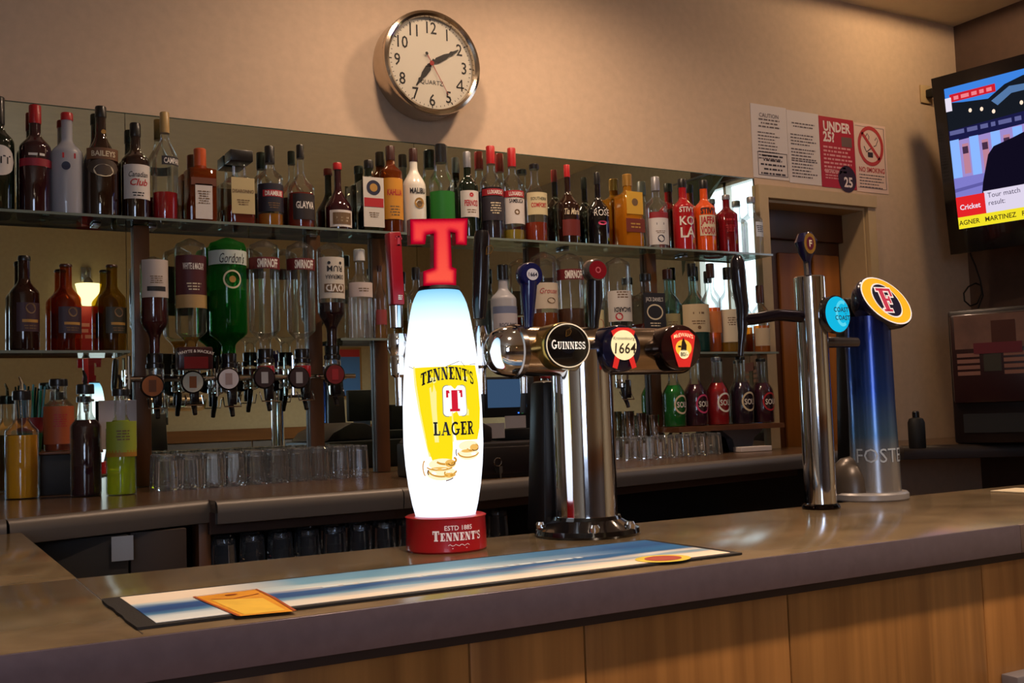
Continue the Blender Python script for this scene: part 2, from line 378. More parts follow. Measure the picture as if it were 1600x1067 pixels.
# ------------------------------------------------------------------ mirror, battens, shelves
MT = 2.288
mirm, n_, out_ = nt('mirror_glass'); g_ = n_.nodes.new('ShaderNodeBsdfGlossy'); g_.inputs['Color'].default_value = (.84, .97, .87, 1); g_.inputs['Roughness'].default_value = .003
n_.links.new(g_.outputs[0], out_.inputs[0])
edgem = pm('mirror_edge', (60, 78, 68), .2)
mt = thing('wall_mirror', 'long greenish wall mirror behind the bottle shelves under the clock', 'mirror', (0, YW, 1.11))
XS = [-1.2, .613, 1.615, 3.25]
for i in range(3): mk('mirror_panel', MB().box((XS[i]+.001, -.008, .0), (XS[i+1]-.001, -.001, MT-1.11)), mirm, mt, smooth=0)
mk('top_edge', MB().box((-1.2, -.009, MT-1.11), (3.25, 0, MT-1.107)), edgem, mt, smooth=0)
bat = wood('batten_wood', (84, 48, 22), (112, 68, 34), 9, (1, 1, .08))
for k, px in enumerate((222, 492, 594, 838, 1021)):
    p = atY(px, 550, 3.48); hw = .024
    tag(mk('wooden_batten', MB().box((p.x-hw, 3.468, 1.112), (p.x+hw, YM-.001, 1.928)), bat, bev=.002),
        '%s upright brown wooden batten fixed on the mirror, counted from the beer bottles' % ('first second third fourth fifth'.split()[k]), 'batten', 'wooden battens on the mirror')
shg = glass('shelf_glass', (.80, .86, .82), (.22, .30, .26), .03)
shg_e = pm('shelf_edge', (120, 132, 124), .15, coat=.5)
def shelf(name, x0, x1, y0, z, lab, m=None, th=.008, wood_=False):
    t = thing(name, lab, 'shelf', ((x0+x1)/2, YM, z)); h = (x1-x0)/2
    mk('board' if wood_ else 'glass_sheet', MB().box((-h, y0-YM, -th), (h, -.001, 0)), m or shg, t, smooth=0)
    if not wood_:
        mk('front_edge', MB().box((-h, y0-YM-.002, -th), (h, y0-YM, 0)), shg_e, t, smooth=0)
    return t
ZS = 1.938; YB = 3.445
t = shelf('glass_shelf', -1.0, 3.225, 3.375, ZS, 'long upper glass shelf carrying the row of spirit bottles')
for px in (150, 237, 487, 880, 1065): 
    p = atY(px, 352, 3.48); mk('shelf_clip', MB().box((p.x-1.1125-.012, -.03, -.018), (p.x-1.1125+.012, -.001, -.008)), steel, t, bev=.002)
shelf('glass_shelf', -1.0, .60, 3.37, 1.528, 'left glass shelf carrying three brown beer bottles')
shelf('glass_shelf', 1.268, 1.78, 3.36, 1.568, 'short glass shelf under the clear bottle with the white cap')
shelf('glass_shelf', 1.80, 3.215, 3.36, 1.520, 'middle glass shelf behind the long chrome tap bar')
t = shelf('wooden_shelf', 2.645, 3.20, 3.33, 1.222, 'short brown wooden shelf holding five fruit liqueur bottles', bat, .02, True)
mk('bracket', MB().prism([(.10, -.12), (.18, -.12), (.20, -.06), (.26, -.02), (.02, -.02), (.08, -.06)], -.06, -.02), pm('bracket_grey', (120, 116, 122), .5), t)

# ------------------------------------------------------------------ counters
lam = wood('counter_laminate', (98, 82, 60), (124, 106, 80), 9, (1, 1, 1), .17)
lamb = wood('back_counter_laminate', (78, 58, 42), (98, 76, 56), 7, (1, 1, 1), .22)
edgep = pm('counter_edge', (104, 93, 104), .26, .35, var=.06, vscale=60)
edgep2 = pm('counter_edge_worn', (98, 82, 76), .45, .1, var=.1, vscale=60)
oak = [wood('oak_panel_%d' % i, (128+5*i, 86+3*i, 42+2*i), (168+5*i, 118+3*i, 62+2*i), 30, (1, 1, .04), .4) for i in range(3)]
ZC = 1.08; CF = 1.178; CB = 1.70
bar = thing('bar_counter', 'front bar counter with brown laminate top, grey edge strip and oak panels', 'counter', (1.5, 1.45, 0))
O = Vector((1.5, 1.45, 0))
def bp(name, mb, m, **k):
    mb.v = [v-O for v in mb.v]; return mk(name, mb, m, bar, **k)
bp('counter_top', MB().box((-1.4, CF+.002, ZC-.035), (XR-.02, CB, ZC)), lam, bev=.002)
bp('counter_arm', MB().slab([(-1.4, CB+.001), (.226, CB+.001), (.226, 2.555), (.195, 2.53), (-1.4, 2.44)], ZC-.035, ZC), lam, bev=.002)
seam = MB().box((.2225, CF+.02, ZC), (.2240, CB, ZC+.0004)); bp('joint_strip', seam, pm('joint_line', (70, 58, 44), .5), smooth=0)
b = MB(); b.box((-1.4, CF-.004, ZC-.046), (1.655, CF+.002, ZC+.0008)); bp('edge_strip', b, edgep, bev=.0012)
bp('edge_strip', MB().box((1.656, CF-.004, ZC-.046), (XR-.02, CF+.002, ZC+.0008)), edgep2, bev=.0012)
bp('painted_shadow_gap', MB().box((-1.4, CF+.012, ZC-.06), (XR-.02, CF+.03, ZC-.035)), pm('painted_shadow', (40, 24, 18), .6), smooth=0)  # dark strip painting the shadow gap below the edge strip
bp('inner_edge', MB().box((.226, CB, ZC-.06), (XR-.02, CB+.01, ZC-.004)), pm('inner_edge_brown', (52, 36, 26), .5), smooth=0)
xs = [-1.4, -.6, -.05, .28, .61, .78, 1.14, 1.58, 2.1, 2.7, 3.4, 4.0, XR-.02]
for i in range(len(xs)-1):
    bp('oak_panel', MB().box((xs[i]+.0012, CF+.02, .70), (xs[i+1]-.0012, CF+.04, ZC-.055)), oak[(i*2) % 3], bev=.0015)
    bp('lower_panel', MB().box((xs[i]+.0012, CF+.05, .12), (xs[i+1]-.0012, CF+.06, .70)), oak[(i+1) % 3], smooth=0)
bp('plinth', MB().box((-1.4, CF+.08, 0), (XR-.02, CF+.11, .12)), blackm, smooth=0)
bp('arm_side', MB().box((.19, CB+.02, 0), (.21, 2.58, ZC-.035)), pm('arm_brown', (62, 38, 24), .6), smooth=0)
bp('inner_panel', MB().box((.215, CB-.04, 0), (XR-.02, CB-.02, ZC-.06)), pm('arm_brown', (62, 38, 24), .6), smooth=0)
bp('foot_ledge', MB().box((1.612, CF-.012, .80), (XR-.02, CF+.02, .834)), pm('ledge_grey', (110, 104, 106), .5), bev=.003)

ZB = 1.11
bk = thing('back_counter', 'long back counter under the mirror with rounded grey front edge', 'counter', (1.5, 3.2, 0)); O = Vector((1.5, 3.2, 0)); bar_ = bar; bar = bk
pl = [(-1.3, 2.47), (.195, 2.552), (.667, 2.725), (.668, 2.655), (1.166, 2.672), (1.73, 2.775), (2.985, 3.012), (3.6, 3.08)]
pe = [(4.0, 2.75), (XR-.01, 2.55)]
top = pl + pe + [(XR-.01, YM-.002+.0), (-1.3, YM-.002)]
bp('counter_top', MB().slab(top, ZB-.03, ZB), lamb, smooth=0)
def edge(pts, m):
    for (x0, y0), (x1, y1) in zip(pts[:-1], pts[1:]):
        dx, dy = x1-x0, y1-y0; L = math.hypot(dx, dy)
        if L < .1: continue
        nx, ny = dy/L, -dx/L
        b = MB(); prof = [(.0, .0), (.012, -.003), (.02, -.012), (.022, -.03), (.018, -.055), (0, -.058)]
        vs = []
        for (qx, qy) in ((x0, y0), (x1, y1)): vs += [(qx+nx*u, qy+ny*u, ZB+v) for u, v in prof]
        n = len(prof); b.add(vs, [(i, i+1, n+i+1, n+i) for i in range(n-1)]+[(n-1, 0, n, 2*n-1)])
        bp('edge_strip', b, m, smooth=50)
edge(pl, pm('back_edge_grey', (94, 86, 80), .42, .2)); edge([pl[-1]]+pe, cabb_ := pm('back_edge_dark', (34, 22, 18), .5))
cab = wood('cabinet_dark', (48, 26, 16), (66, 38, 22), 8, (.1, 1, 1), .5)
cabb = pm('cabinet_black', (20, 13, 12), .6)
bp('fascia', MB().slab([(.665, 2.70), (1.166, 2.71), (1.73, 2.81), (2.985, 3.05), (2.985, 3.07), (1.73, 2.83), (1.166, 2.73), (.665, 2.72)], ZB-.085, ZB-.03), cab, smooth=0)
bp('cabinet_door', MB().box((.20, 2.63, .08), (.46, 2.65, ZB-.06)), cabb, bev=.003)
bp('cabinet_door', MB().box((.47, 2.66, .08), (.60, 2.68, ZB-.06)), pm('cabinet_brown', (44, 27, 18), .6), bev=.003)
bp('upright', MB().box((.645, 2.73, .08), (.675, 2.80, ZB-.03)), wood('upright_wood', (86, 48, 20), (108, 64, 30), 8, (1, 1, .1)), bev=.002)
bp('back_panel', MB().box((.2, 3.30, 0), (3.7, 3.32, ZB-.03)), cabb, smooth=0)
bp('lower_shelf', MB().slab([(.66, 2.72), (1.166, 2.74), (1.70, 2.83), (1.70, 3.30), (.66, 3.30)], .885, .90), cabb, smooth=0)
bp('lower_shelf', MB().slab([(.66, 2.72), (1.166, 2.74), (1.70, 2.83), (1.70, 3.30), (.66, 3.30)], .40, .415), cabb, smooth=0)
bp('plinth', MB().box((.2, 2.9, 0), (3.2, 2.95, .4)), blackm, smooth=0)
p = atY(190, 832, 2.62)
tag(mk('paper_notice', MB().box((-.024, -.002, -.028), (.024, 0, .028)), pm('notice_grey', (150, 156, 166), .6), loc=(p.x, 2.612, ZB-.090), smooth=0), 'small pale grey square notice stuck below the back counter edge', 'notice')
bar = bar_
# ================================================================== bottles
CM = {'red': (178, 28, 34), 'dred': (96, 14, 20), 'orange': (196, 84, 34), 'black': (20, 17, 18), 'brown': (62, 30, 24), 'gold': (176, 132, 62),
      'cork': (178, 146, 92), 'silver': (150, 150, 156), 'white': (214, 210, 204), 'grey': (120, 116, 122)}
def capm(c): return pm('cap_'+c, CM[c], .35, .5 if c in ('gold', 'silver') else 0, coat=.2)
def colm(c): return pm('ink_%d_%d_%d' % c, c, .55)
INK = {'w': (228, 222, 214), 'k': (26, 22, 24), 'r': (176, 30, 40), 'c': (212, 198, 168), 'g': (176, 132, 60), 'n': (30, 32, 60), 'p': (200, 60, 110), 'b': (110, 84, 54)}
GM = {'clear': GL, 'dgreen': pm('bottle_dark_green', (14, 26, 16), .06, coat=1), 'dbrown': pm('bottle_dark_brown', (36, 16, 10), .06, coat=1),
      'dark': pm('bottle_black', (14, 9, 12), .06, coat=1), 'dwine': pm('bottle_wine', (46, 10, 20), .06, coat=1),
      'frost': tint('bottle_frosted', (196, 196, 204), .62, .25, (.8, .82, .86)), 'white': pm('bottle_white', (232, 226, 212), .25, coat=.6),
      'amberg': tint('bottle_amber', (120, 52, 14), .45, .05, (.75, .36, .1)), 'green': tint('bottle_green', (24, 110, 40), .28, .05, (.22, .80, .30)),
      'red': pm('bottle_red', (168, 22, 30), .1, coat=1), 'orange': pm('bottle_orange', (226, 84, 24), .1, coat=1), 'goldl': tint('bottle_gold', (186, 128, 30), .5, .05, (.9, .62, .2)),
      'redg': tint('bottle_red_glass', (120, 14, 24), .72, .06, (.6, .1, .12)), 'beerr': tint('beer_lamplit_red', (84, 26, 8), .42, .05, (.95, .40, .10)),
      'beery': tint('beer_lamplit_yellow', (70, 40, 8), .42, .05, (.85, .68, .12)), 'beerd': tint('beer_dark', (44, 18, 12), .85, .05, (.5, .2, .1)),  # red and yellow beer glass: lamp glow through brown glass put into the tint
      'teal': glass('teal_glass', (.66, .86, .84), (.2, .38, .36)), 'sgreen': tint('sour_green', (20, 110, 34), .6, .06, (.2, .7, .2)),
      'sred': tint('sour_red', (150, 22, 28), .65, .06, (.7, .1, .1)), 'spurp': tint('sour_purple', (58, 16, 38), .7, .06, (.3, .08, .2)), 'sblue': tint('sour_blue', (40, 24, 44), .7, .06, (.3, .2, .4))}
# shape: body height, neck start (fractions of H), neck radius / R, shoulder sharpness, squareness
SH = {'spirit': (.60, .74, .36, 1.0, 0), 'slim': (.56, .78, .34, 1.0, 0), 'squat': (.34, .66, .26, .8, 0), 'round': (.48, .68, .25, .85, 0), 'cream': (.46, .76, .30, 1.15, 0),
      'square': (.70, .78, .40, .8, 1), 'sqlow': (.62, .70, .50, .7, 1), 'beer': (.60, .76, .40, .9, 0), 'tall': (.70, .80, .38, .9, 0), 'mixer': (.62, .76, .42, .75, 0), 'jug': (.60, .74, .55, 1.0, 0),
      'sour': (.48, .72, .42, .9, 0), 'dome': (.66, .80, .32, .8, 0), 'optic': (.82, .94, .36, .85, 0), 'opticround': (.66, .86, .38, .9, 0)}
def profile(shape, H, R, top=1.0):
    hb, hn, rn, e, sq = SH[shape]; P = [(R*.86, 0), (R*.97, H*.008), (R, H*.03), (R, H*hb*.5), (R, H*hb)]
    if shape.startswith('optic'): P = [(R*.12, -H*.03), (R*.34, -H*.018), (R*.62, H*.004), (R*.90, H*.022), (R, H*.06)] + [(R, H*hb*.5), (R, H*hb)]
    Q = [sq]*len(P)
    for i in range(1, 9):
        t = i/8; k = .5+.5*cos(pi*t**e); P.append((R*(rn+(1-rn)*k), H*(hb+(hn-hb)*t))); Q.append(sq*k)
    P.append((R*rn*.97, H*top)); Q.append(0); return P, Q
def add_label(root, H, R, sq, L):
    z0, z1, a, col = L['z'][0]*H, L['z'][1]*H, L.get('a', 60), L['c']
    a0 = R_(L.get('a0', 0)) - max(0, math.atan2(root.location.x, root.location.y)-R_(20)); sgn = -1 if L.get('flip') else 1; rr = R*1.012+.0006
    lab = None
    if sq:
        hw = R*sin(R_(a)) if a < 90 else R*.96; y = -R*1.0-.0012
        if col: lab = mk('label', MB().box((-hw, y, z0), (hw, -R*.98, z1)), colm(col), root, smooth=0)
        fn = lambda z: pln(y-.0008, z)
    else:
        if col:
            mb = MB(); n = 12
            if L.get('oval'):
                vs, fs = [], []; zc, hz = (z0+z1)/2, (z1-z0)/2
                for i in range(n+1):
                    u = -1+2*i/n; h = hz*math.sqrt(max(0, 1-u*u)); an = R_(a)*u+a0
                    vs += [(rr*sin(an), -rr*cos(an), zc-h), (rr*sin(an), -rr*cos(an), zc+h)]
                mb.add(vs, [(2*i, 2*i+2, 2*i+3, 2*i+1) for i in range(n)])
            else:
                vs = []
                for i in range(n+1):
                    an = R_(a)*(-1+2*i/n)+a0; vs += [(rr*sin(an), -rr*cos(an), z0), (rr*sin(an), -rr*cos(an), z1)]
                mb.add(vs, [(2*i, 2*i+2, 2*i+3, 2*i+1) for i in range(n)])
            lab = mk('label', mb, colm(col), root)
        fn = lambda z: cyl(rr+.0006, z, a0)
    for tx in L.get('t', []):
        s, size, zf, ink = tx[:4]; o = tx[4] if len(tx) > 4 else {}
        if s == 'DOT': sh = disc2d(size*H*o.get('k', 1), size*H)
        elif s == 'RING': sh = ring2d(size*H*o.get('k', 1), size*H, size*H*.2)
        elif s == 'BAR': sh = subd(rect2d(-o['w']*R, -size*H/2, o['w']*R, size*H/2), 8)
        elif s == 'LINES': sh = dashes(o.get('w', 1)*R, o.get('n', 3), size*H, size*H*2.2, o.get('s', 1), .35, True)
        else:
            sh = text2d(s, size*H*1.38, o.get('b', .0), o.get('sh', 0), sx=o.get('sx', 1.)); ww = max(x for x, _ in sh[0])-min(x for x, _ in sh[0]); lim = R*(1.45 if not sq else 1.6)*(min(1, a/50))
            if ww > lim and not o.get('nl'): sh = xf(sh, 0, 0, lim/ww, max(lim/ww, .8))
        if L.get('flip'): sh = [(-x, -y_) for x, y_ in sh[0]], sh[1]
        mk('lettering', MB().flat(xf(sh, o.get('dx', 0)*R, 0), (lambda f: (lambda x, y_: tuple(Vector(f(x, y_)) + Vector((0, -.0004*o.get('up', 0), 0)))))(fn(zf*H))), colm(INK[ink]), lab or root, smooth=0)
def bottle(name, label, p, H, R, shape, gm, cap=None, liquid=None, labels=(), cat='bottle', group=None, rz=0, inv=False, fl=None):
    """p is the point the bottle stands on; inv turns it upside down (neck end at p)"""
    root = thing(name, label, cat, p, rz, group); sq = SH[shape][4]
    P, Q = profile(shape, H, R, .985 if cap else 1.0)
    def fz(pr, q):
        if not inv: return pr, q
        return [(r, H-z) for r, z in pr][::-1], q[::-1]
    pr, q = fz(P, Q); seg = 28
    mk('bottle_body', MB().lathe(pr, seg, sq=q), GM[gm], root, smooth=50)
    if liquid:
        c, lv, bd = liquid; P2 = [(max(.001, r*.93), max(z, H*.012)) for r, z in P]; c = tuple(min(255, int(v*1.35)) for v in c)
        if not inv:
            pts = [(0, H*.012)]; qq = [0]
            for (r, z), s_ in zip(P2, Q):
                if z <= lv*H: pts.append((r, z)); qq.append(s_)
            zl = lv*H; r = pts[-1][0]
            for (r0, z0), (r1, z1) in zip(P2[:-1], P2[1:]):
                if z0 <= zl <= z1 and z1 > z0: r = r0+(r1-r0)*(zl-z0)/(z1-z0)
            pts += [(r, zl), (0, zl)]; qq += [qq[-1], 0]
        else:
            zl = (1-lv)*H; pts = [(0, 0)]; qq = [0]                      # z measured from neck end
            R2 = [(r, H-z) for r, z in P2][::-1]; Q2 = Q[::-1]
            for (r, z), s_ in zip(R2, Q2):
                if z <= lv*H: pts.append((r, z)); qq.append(s_)
            r = pts[-1][0]
            for (r0, z0), (r1, z1) in zip(R2[:-1], R2[1:]):
                if z0 <= lv*H <= z1 and z1 > z0: r = r0+(r1-r0)*(lv*H-z0)/(z1-z0)
            pts += [(r, lv*H), (0, lv*H)]; qq += [0, 0]
        mk('liquid', MB().lathe(pts, 24, sq=qq, caps=False), tint('liquid_%d_%d_%d_%d' % (*c, int(bd*100)), c, bd), root, smooth=40)
    if cap:
        c, f = cap[:2]; k = cap[2] if len(cap) > 2 else 1.08; rn = SH[shape][2]*R*k
        if len(cap) > 3:                                            # flat square stopper
            mk('cap', MB().box((-rn, -rn, H*(1-f)), (rn, rn, H)), capm(c), root, bev=.003)
        else:
            mk('cap', MB().lathe([(rn, H*(1-f)), (rn*1.02, H*(1-f)+.004), (rn, H-.003), (rn*.9, H)], 20), capm(c), root)
    if fl: mk('foil', MB().lathe([(SH[shape][2]*R*1.03, H*fl[1]), (SH[shape][2]*R*1.02, H*fl[2])], 20, caps=False), capm(fl[0]), root)
    for L in labels: add_label(root, H, R, sq, L)
    return root
def L(z0, z1, a, c, *t, **k): return dict(z=(z0, z1), a=a, c=c, t=list(t), **k)
W_, CR, BE, MA, BK = (214, 206, 200), (206, 192, 150), (190, 172, 126), (74, 14, 24), (24, 20, 26)

TOP = [
 (-2, 152, 25, 'spirit', 'dgreen', ('black', .24), None, [L(.30, .56, 62, W_, ('OTT', .09, .44, 'k', {'b': .02}), oval=1)], 'dark green bottle with oval white label, cut by the frame edge, upper shelf'),
 (55, 165, 25.5, 'spirit', 'dwine', ('red', .17), None, [L(.42, .49, 80, (150, 24, 44)), L(.50, .53, 70, None, ('LINES', .022, .525, 'w', {'n': 1, 'w': 1.1}))], 'dark wine-red bottle with red cap and red band on the upper shelf'),
 (105, 177, 25.5, 'spirit', 'frost', ('red', .075), None, [L(.5, .62, 50, None, ('LINES', .05, .56, 'r', {'n': 1, 'w': .9}), ('DOT', .04, .46, 'n', {'dx': -.2}))], 'frosted pale bottle with small red cap on the upper shelf'),
 (158, 167, 30.5, 'cream', 'dbrown', ('black', .1), None, [L(.36, .50, 58, (70, 54, 40), ('DOT', .055, .40, 'c', {'k': 1.6}), oval=1), L(.5, .6, 60, (104, 66, 36), ('BAILEYS', .06, .55, 'c', {'b': .02})), L(.6, .8, 10, None, ('DOT', .02, .74, 'g'))], 'big dark brown cream liqueur bottle with gold arched label'),
 (212, 193, 22.5, 'spirit', 'dbrown', ('black', .14), None, [L(.2, .55, 64, W_, ('Canadian', .07, .45, 'k', {'sh': .3, 'b': .01}), ('Club', .07, .37, 'r', {'sh': .3, 'b': .02}), ('LINES', .012, .26, 'k', {'w': .9, 'n': 2}))], 'dark whisky bottle with a large cream label and script lettering'),
 (258, 176, 20.5, 'slim', 'clear', ('cork', .19), ((150, 14, 20), .26, .8), [L(.50, .58, 50, (40, 36, 40), ('CAMPARI', .062, .54, 'w', {'b': .02}), a0=24)], 'clear bottle with tan cap and a little red liquid at the bottom'),
 (313, 233, 25.5, 'square', 'amberg', ('orange', .28), ((90, 28, 8), .62, .8), [L(.04, .50, 36, W_, ('LINES', .014, .40, 'b', {'n': 6, 'w': .9})), L(.48, .58, 60, (110, 60, 40))], 'square amber bottle with orange cap and long white label'),
 (374, 238, 21.5, 'sqlow', 'clear', ('black', .15, 1.7, 1), ((120, 36, 12), .26, .7), [L(.14, .62, 60, BE, ('DISARONNO', .055, .44, 'b', {'b': .02, 'sx': .75}), ('LINES', .013, .32, 'b', {'n': 3}))], 'square clear bottle with wide flat black stopper and beige label'),
 (422, 229, 20.5, 'spirit', 'clear', ('black', .21), ((170, 110, 24), .16, .6), [L(.18, .52, 80, (26, 22, 38), ('BAR', .08, .40, 'r', {'w': .9}), ('DRAMBUIE', .07, .40, 'w', {'b': .03, 'sx': .72, 'up': 1}), ('LINES', .012, .28, 'b'))], 'clear bottle with black wrap label and a red and white banner'),
 (470, 227, 27.5, 'round', 'clear', ('black', .16, 1.15), ((120, 30, 10), .42, .72), [L(.10, .40, 54, (34, 24, 26), ('GLAYVA', .10, .27, 'w', {'b': .03}), oval=0)], 'squat round bottle with amber liqueur, black cap and black label'),
 (528, 255, 22, 'squat', 'dwine', ('red', .1, 1.3), None, [L(.05, .29, 58, W_, ('BAR', .17, .17, 'b', {'w': .78}), ('LINES', .02, .18, 'c', {'n': 2, 'w': 1.0}))], 'squat dark red bottle with long red neck and framed label'),
 (577, 251, 17.5, 'square', 'dgreen', ('black', .11), None, [L(.07, .74, 80, (206, 200, 190), ('DOT', .10, .60, 'n'), ('DOT', .055, .60, 'g', {'up': 1}), ('BAR', .12, .40, 'r', {'w': .92}), ('LINES', .012, .26, 'b', {'n': 3}))], 'dark green square bottle with tall white label and red band'),
 (611, 229, 18, 'tall', 'amberg', ('brown', .16), ((60, 20, 6), .6, .85), [L(.16, .62, 70, (206, 140, 36), ('KAHLUA', .085, .46, 'r', {'b': .03, 'sx': .8}), ('LINES', .014, .3, 'b', {'n': 4})), ], 'brown glass bottle with bright yellow label between green and white bottles'),
 (647, 233, 18.5, 'slim', 'white', ('brown', .15), None, [L(.3, .5, 70, None, ('MALIBU', .075, .50, 'k', {'b': .03}), ('DOT', .06, .36, 'g', {'dx': .1}), ('DOT', .035, .35, 'b', {'dx': .1, 'up': 1}))], 'opaque white bottle with brown cap and coconut emblem'),
 (690, 226, 24, 'jug', 'clear', ('black', .2, .82), ((22, 120, 30), .48, .88), [L(.02, .48, 84, (16, 112, 26))], 'clear bottle with bright green lower half above the red letter sign'),
 (731, 238, 16, 'spirit', 'dgreen', ('silver', .18), None, [L(.24, .54, 66, W_, ('PERNOD', .085, .40, 'r', {'b': .03, 'sx': .75}), ('LINES', .012, .32, 'b', {'n': 2}), ('DOT', .025, .49, 'r'))], 'dark green bottle with silver foil neck and white label with red lettering'),
 (768, 229, 18, 'spirit', 'clear', ('red', .19), ((34, 18, 26), .55, .93), [L(.46, .53, 74, (160, 30, 40), ('LUXARDO', .05, .495, 'w', {'b': .03})), L(.20, .45, 74, (40, 34, 44), ('LINES', .012, .38, 'c', {'n': 5}))], 'bottle with bright red cap and dark contents, next to the silver foil neck'),
 (801, 232, 17, 'spirit', 'clear', ('red', .2), ((190, 160, 60), .12, .4), [L(.46, .53, 74, (170, 30, 40), ('LUXARDO', .05, .495, 'w', {'b': .03})), L(.18, .45, 74, W_, ('SAMBUCA', .055, .42, 'k', {'b': .02}), ('DOT', .03, .3, 'b'))], 'clear bottle with red cap and white label, second of the two red capped'),
 (836, 257, 18.5, 'slim', 'clear', ('black', .065, 1.25), ((150, 56, 14), .25, .6), [L(.34, .62, 62, CR, ('SOUTHERN', .05, .54, 'k', {'b': .01}), ('COMFORT', .07, .46, 'r', {'b': .03, 'sx': .8}))], 'clear whiskey liqueur bottle with small black cap and cream label'),
 (887, 258, 22.5, 'round', 'dbrown', ('red', .155), ((110, 24, 12), .4, .8), [L(.2, .4, 70, None, ('Tia Maria', .095, .40, 'c', {'sh': .35, 'b': .015})), L(.1, .3, 50, (104, 26, 18))], 'long necked brown bottle with red cap and gold script'),
 (934, 270, 24.5, 'round', 'dark', ('black', .16), None, [L(.2, .5, 60, None, ('ROSE', .1, .44, 'grey' if 0 else 'w', {'sx': .8}), ('DOT', .03, .30, 'p', {'k': 2})  )], 'bulky black bottle with a small pink rose mark'),
 (981, 273, 20.5, 'square', 'goldl', ('gold', .16), ((190, 124, 22), .66, .55), [L(.44, .74, 60, (206, 160, 50), ('DOT', .05, .6, 'b'), oval=0), L(.20, .38, 80, (110, 40, 26), ('LINES', .02, .31, 'g', {'n': 2, 'w': 1.1}))], 'gold tequila bottle with golden cap and dark red band'),
 (1025, 277, 21.5, 'spirit', 'clear', ('silver', .19), ((190, 190, 195), .5, .15), [L(.42, .5, 60, (140, 30, 40)), L(.06, .42, 64, (206, 204, 204), ('LINES', .03, .34, 'n', {'n': 1, 'w': .8}), ('DOT', .05, .14, 'n'), ('LINES', .01, .24, 'b', {'n': 2}))], 'clear tequila bottle with silver cap and pale label'),
 (1067, 280, 18, 'spirit', 'red', ('black', .12), None, [L(.2, .6, 70, None, ('STIVY', .085, .56, 'w', {'b': .02, 'sx': .85}), ('KO', .15, .41, 'w', {'b': .02}), ('LA', .15, .25, 'w', {'b': .02}))], 'bright red flavoured vodka bottle with white lettering'),
 (1100, 282, 18, 'spirit', 'orange', ('black', .12), None, [L(.2, .6, 74, None, ('STIVY', .1, .56, 'k', {'b': .035}), ('BAR', .28, .36, 'c', {'w': .84}), ('JAFFA', .12, .43, 'r', {'b': .04, 'sx': .8, 'up': 1}), ('VODKA', .12, .29, 'r', {'b': .04, 'sx': .7, 'up': 1}))], 'bright orange flavoured vodka bottle with black cap'),
 (1135, 305, 18.5, 'dome', 'redg', ('silver', .08, 1.15), None, [L(.3, .6, 60, None, ('LINES', .03, .56, 'r', {'n': 1, 'w': .9}), ('LINES', .014, .46, 'r', {'n': 4}))], 'short dark red translucent vodka bottle with silver cap'),
 (1174, 308, 17, 'spirit', 'clear', ('silver', .1, 1.1), ((190, 190, 200), .6, .12), [L(.3, .55, 30, (206, 214, 226), ('LINES', .014, .48, 'n', {'n': 4}), a0=30)], 'small clear bottle with silver cap at the right end of the upper shelf'),
]
for cx, yt, hw, shp, gm, cap, liq, labs, desc in TOP:
    p = atY(cx, (yt+360)/2, YB); H = atY(cx, yt, YB).z-ZS; Rr = halfw(hw, p)
    Rr = min(Rr, .0515 if cx == 158 else .0455)
    bottle('spirit_bottle', desc, (p.x, YB, ZS), H, Rr, shp, gm, cap, liq, labs, group='spirit bottles on the upper shelf')

# beer bottles on the left shelf
for cx, yt, hw, gm, desc, lc in ((38, 400, 24, 'beerd', 'dark brown beer bottle nearest the frame edge on the left shelf', (60, 34, 46)),
                                 (103, 413, 24, 'beerr', 'brown beer bottle, its lamplit red put into the glass colour, middle of the left shelf', (58, 40, 52)), (175, 414, 22, 'beery', 'brown beer bottle, its lamplit yellow-green put into the glass colour, on the left shelf', (50, 46, 30))):
    p = atY(cx, 480, 3.43); H = atY(cx, yt, 3.43).z-1.528
    bottle('beer_bottle', desc, (p.x, 3.43, 1.528), H, halfw(hw, p), 'beer', gm, ('black', .05, 1.06) if cx == 38 else ('brown', .03, 1.06), None,
           [L(.2, .5, 55, lc, ('DOT', .055, .44, 'b'), ('BAR', .03, .31, 'g', {'w': .6}), ('LINES', .012, .26, 'b', {'n': 2}), a0=20)], group='beer bottles on the left shelf')

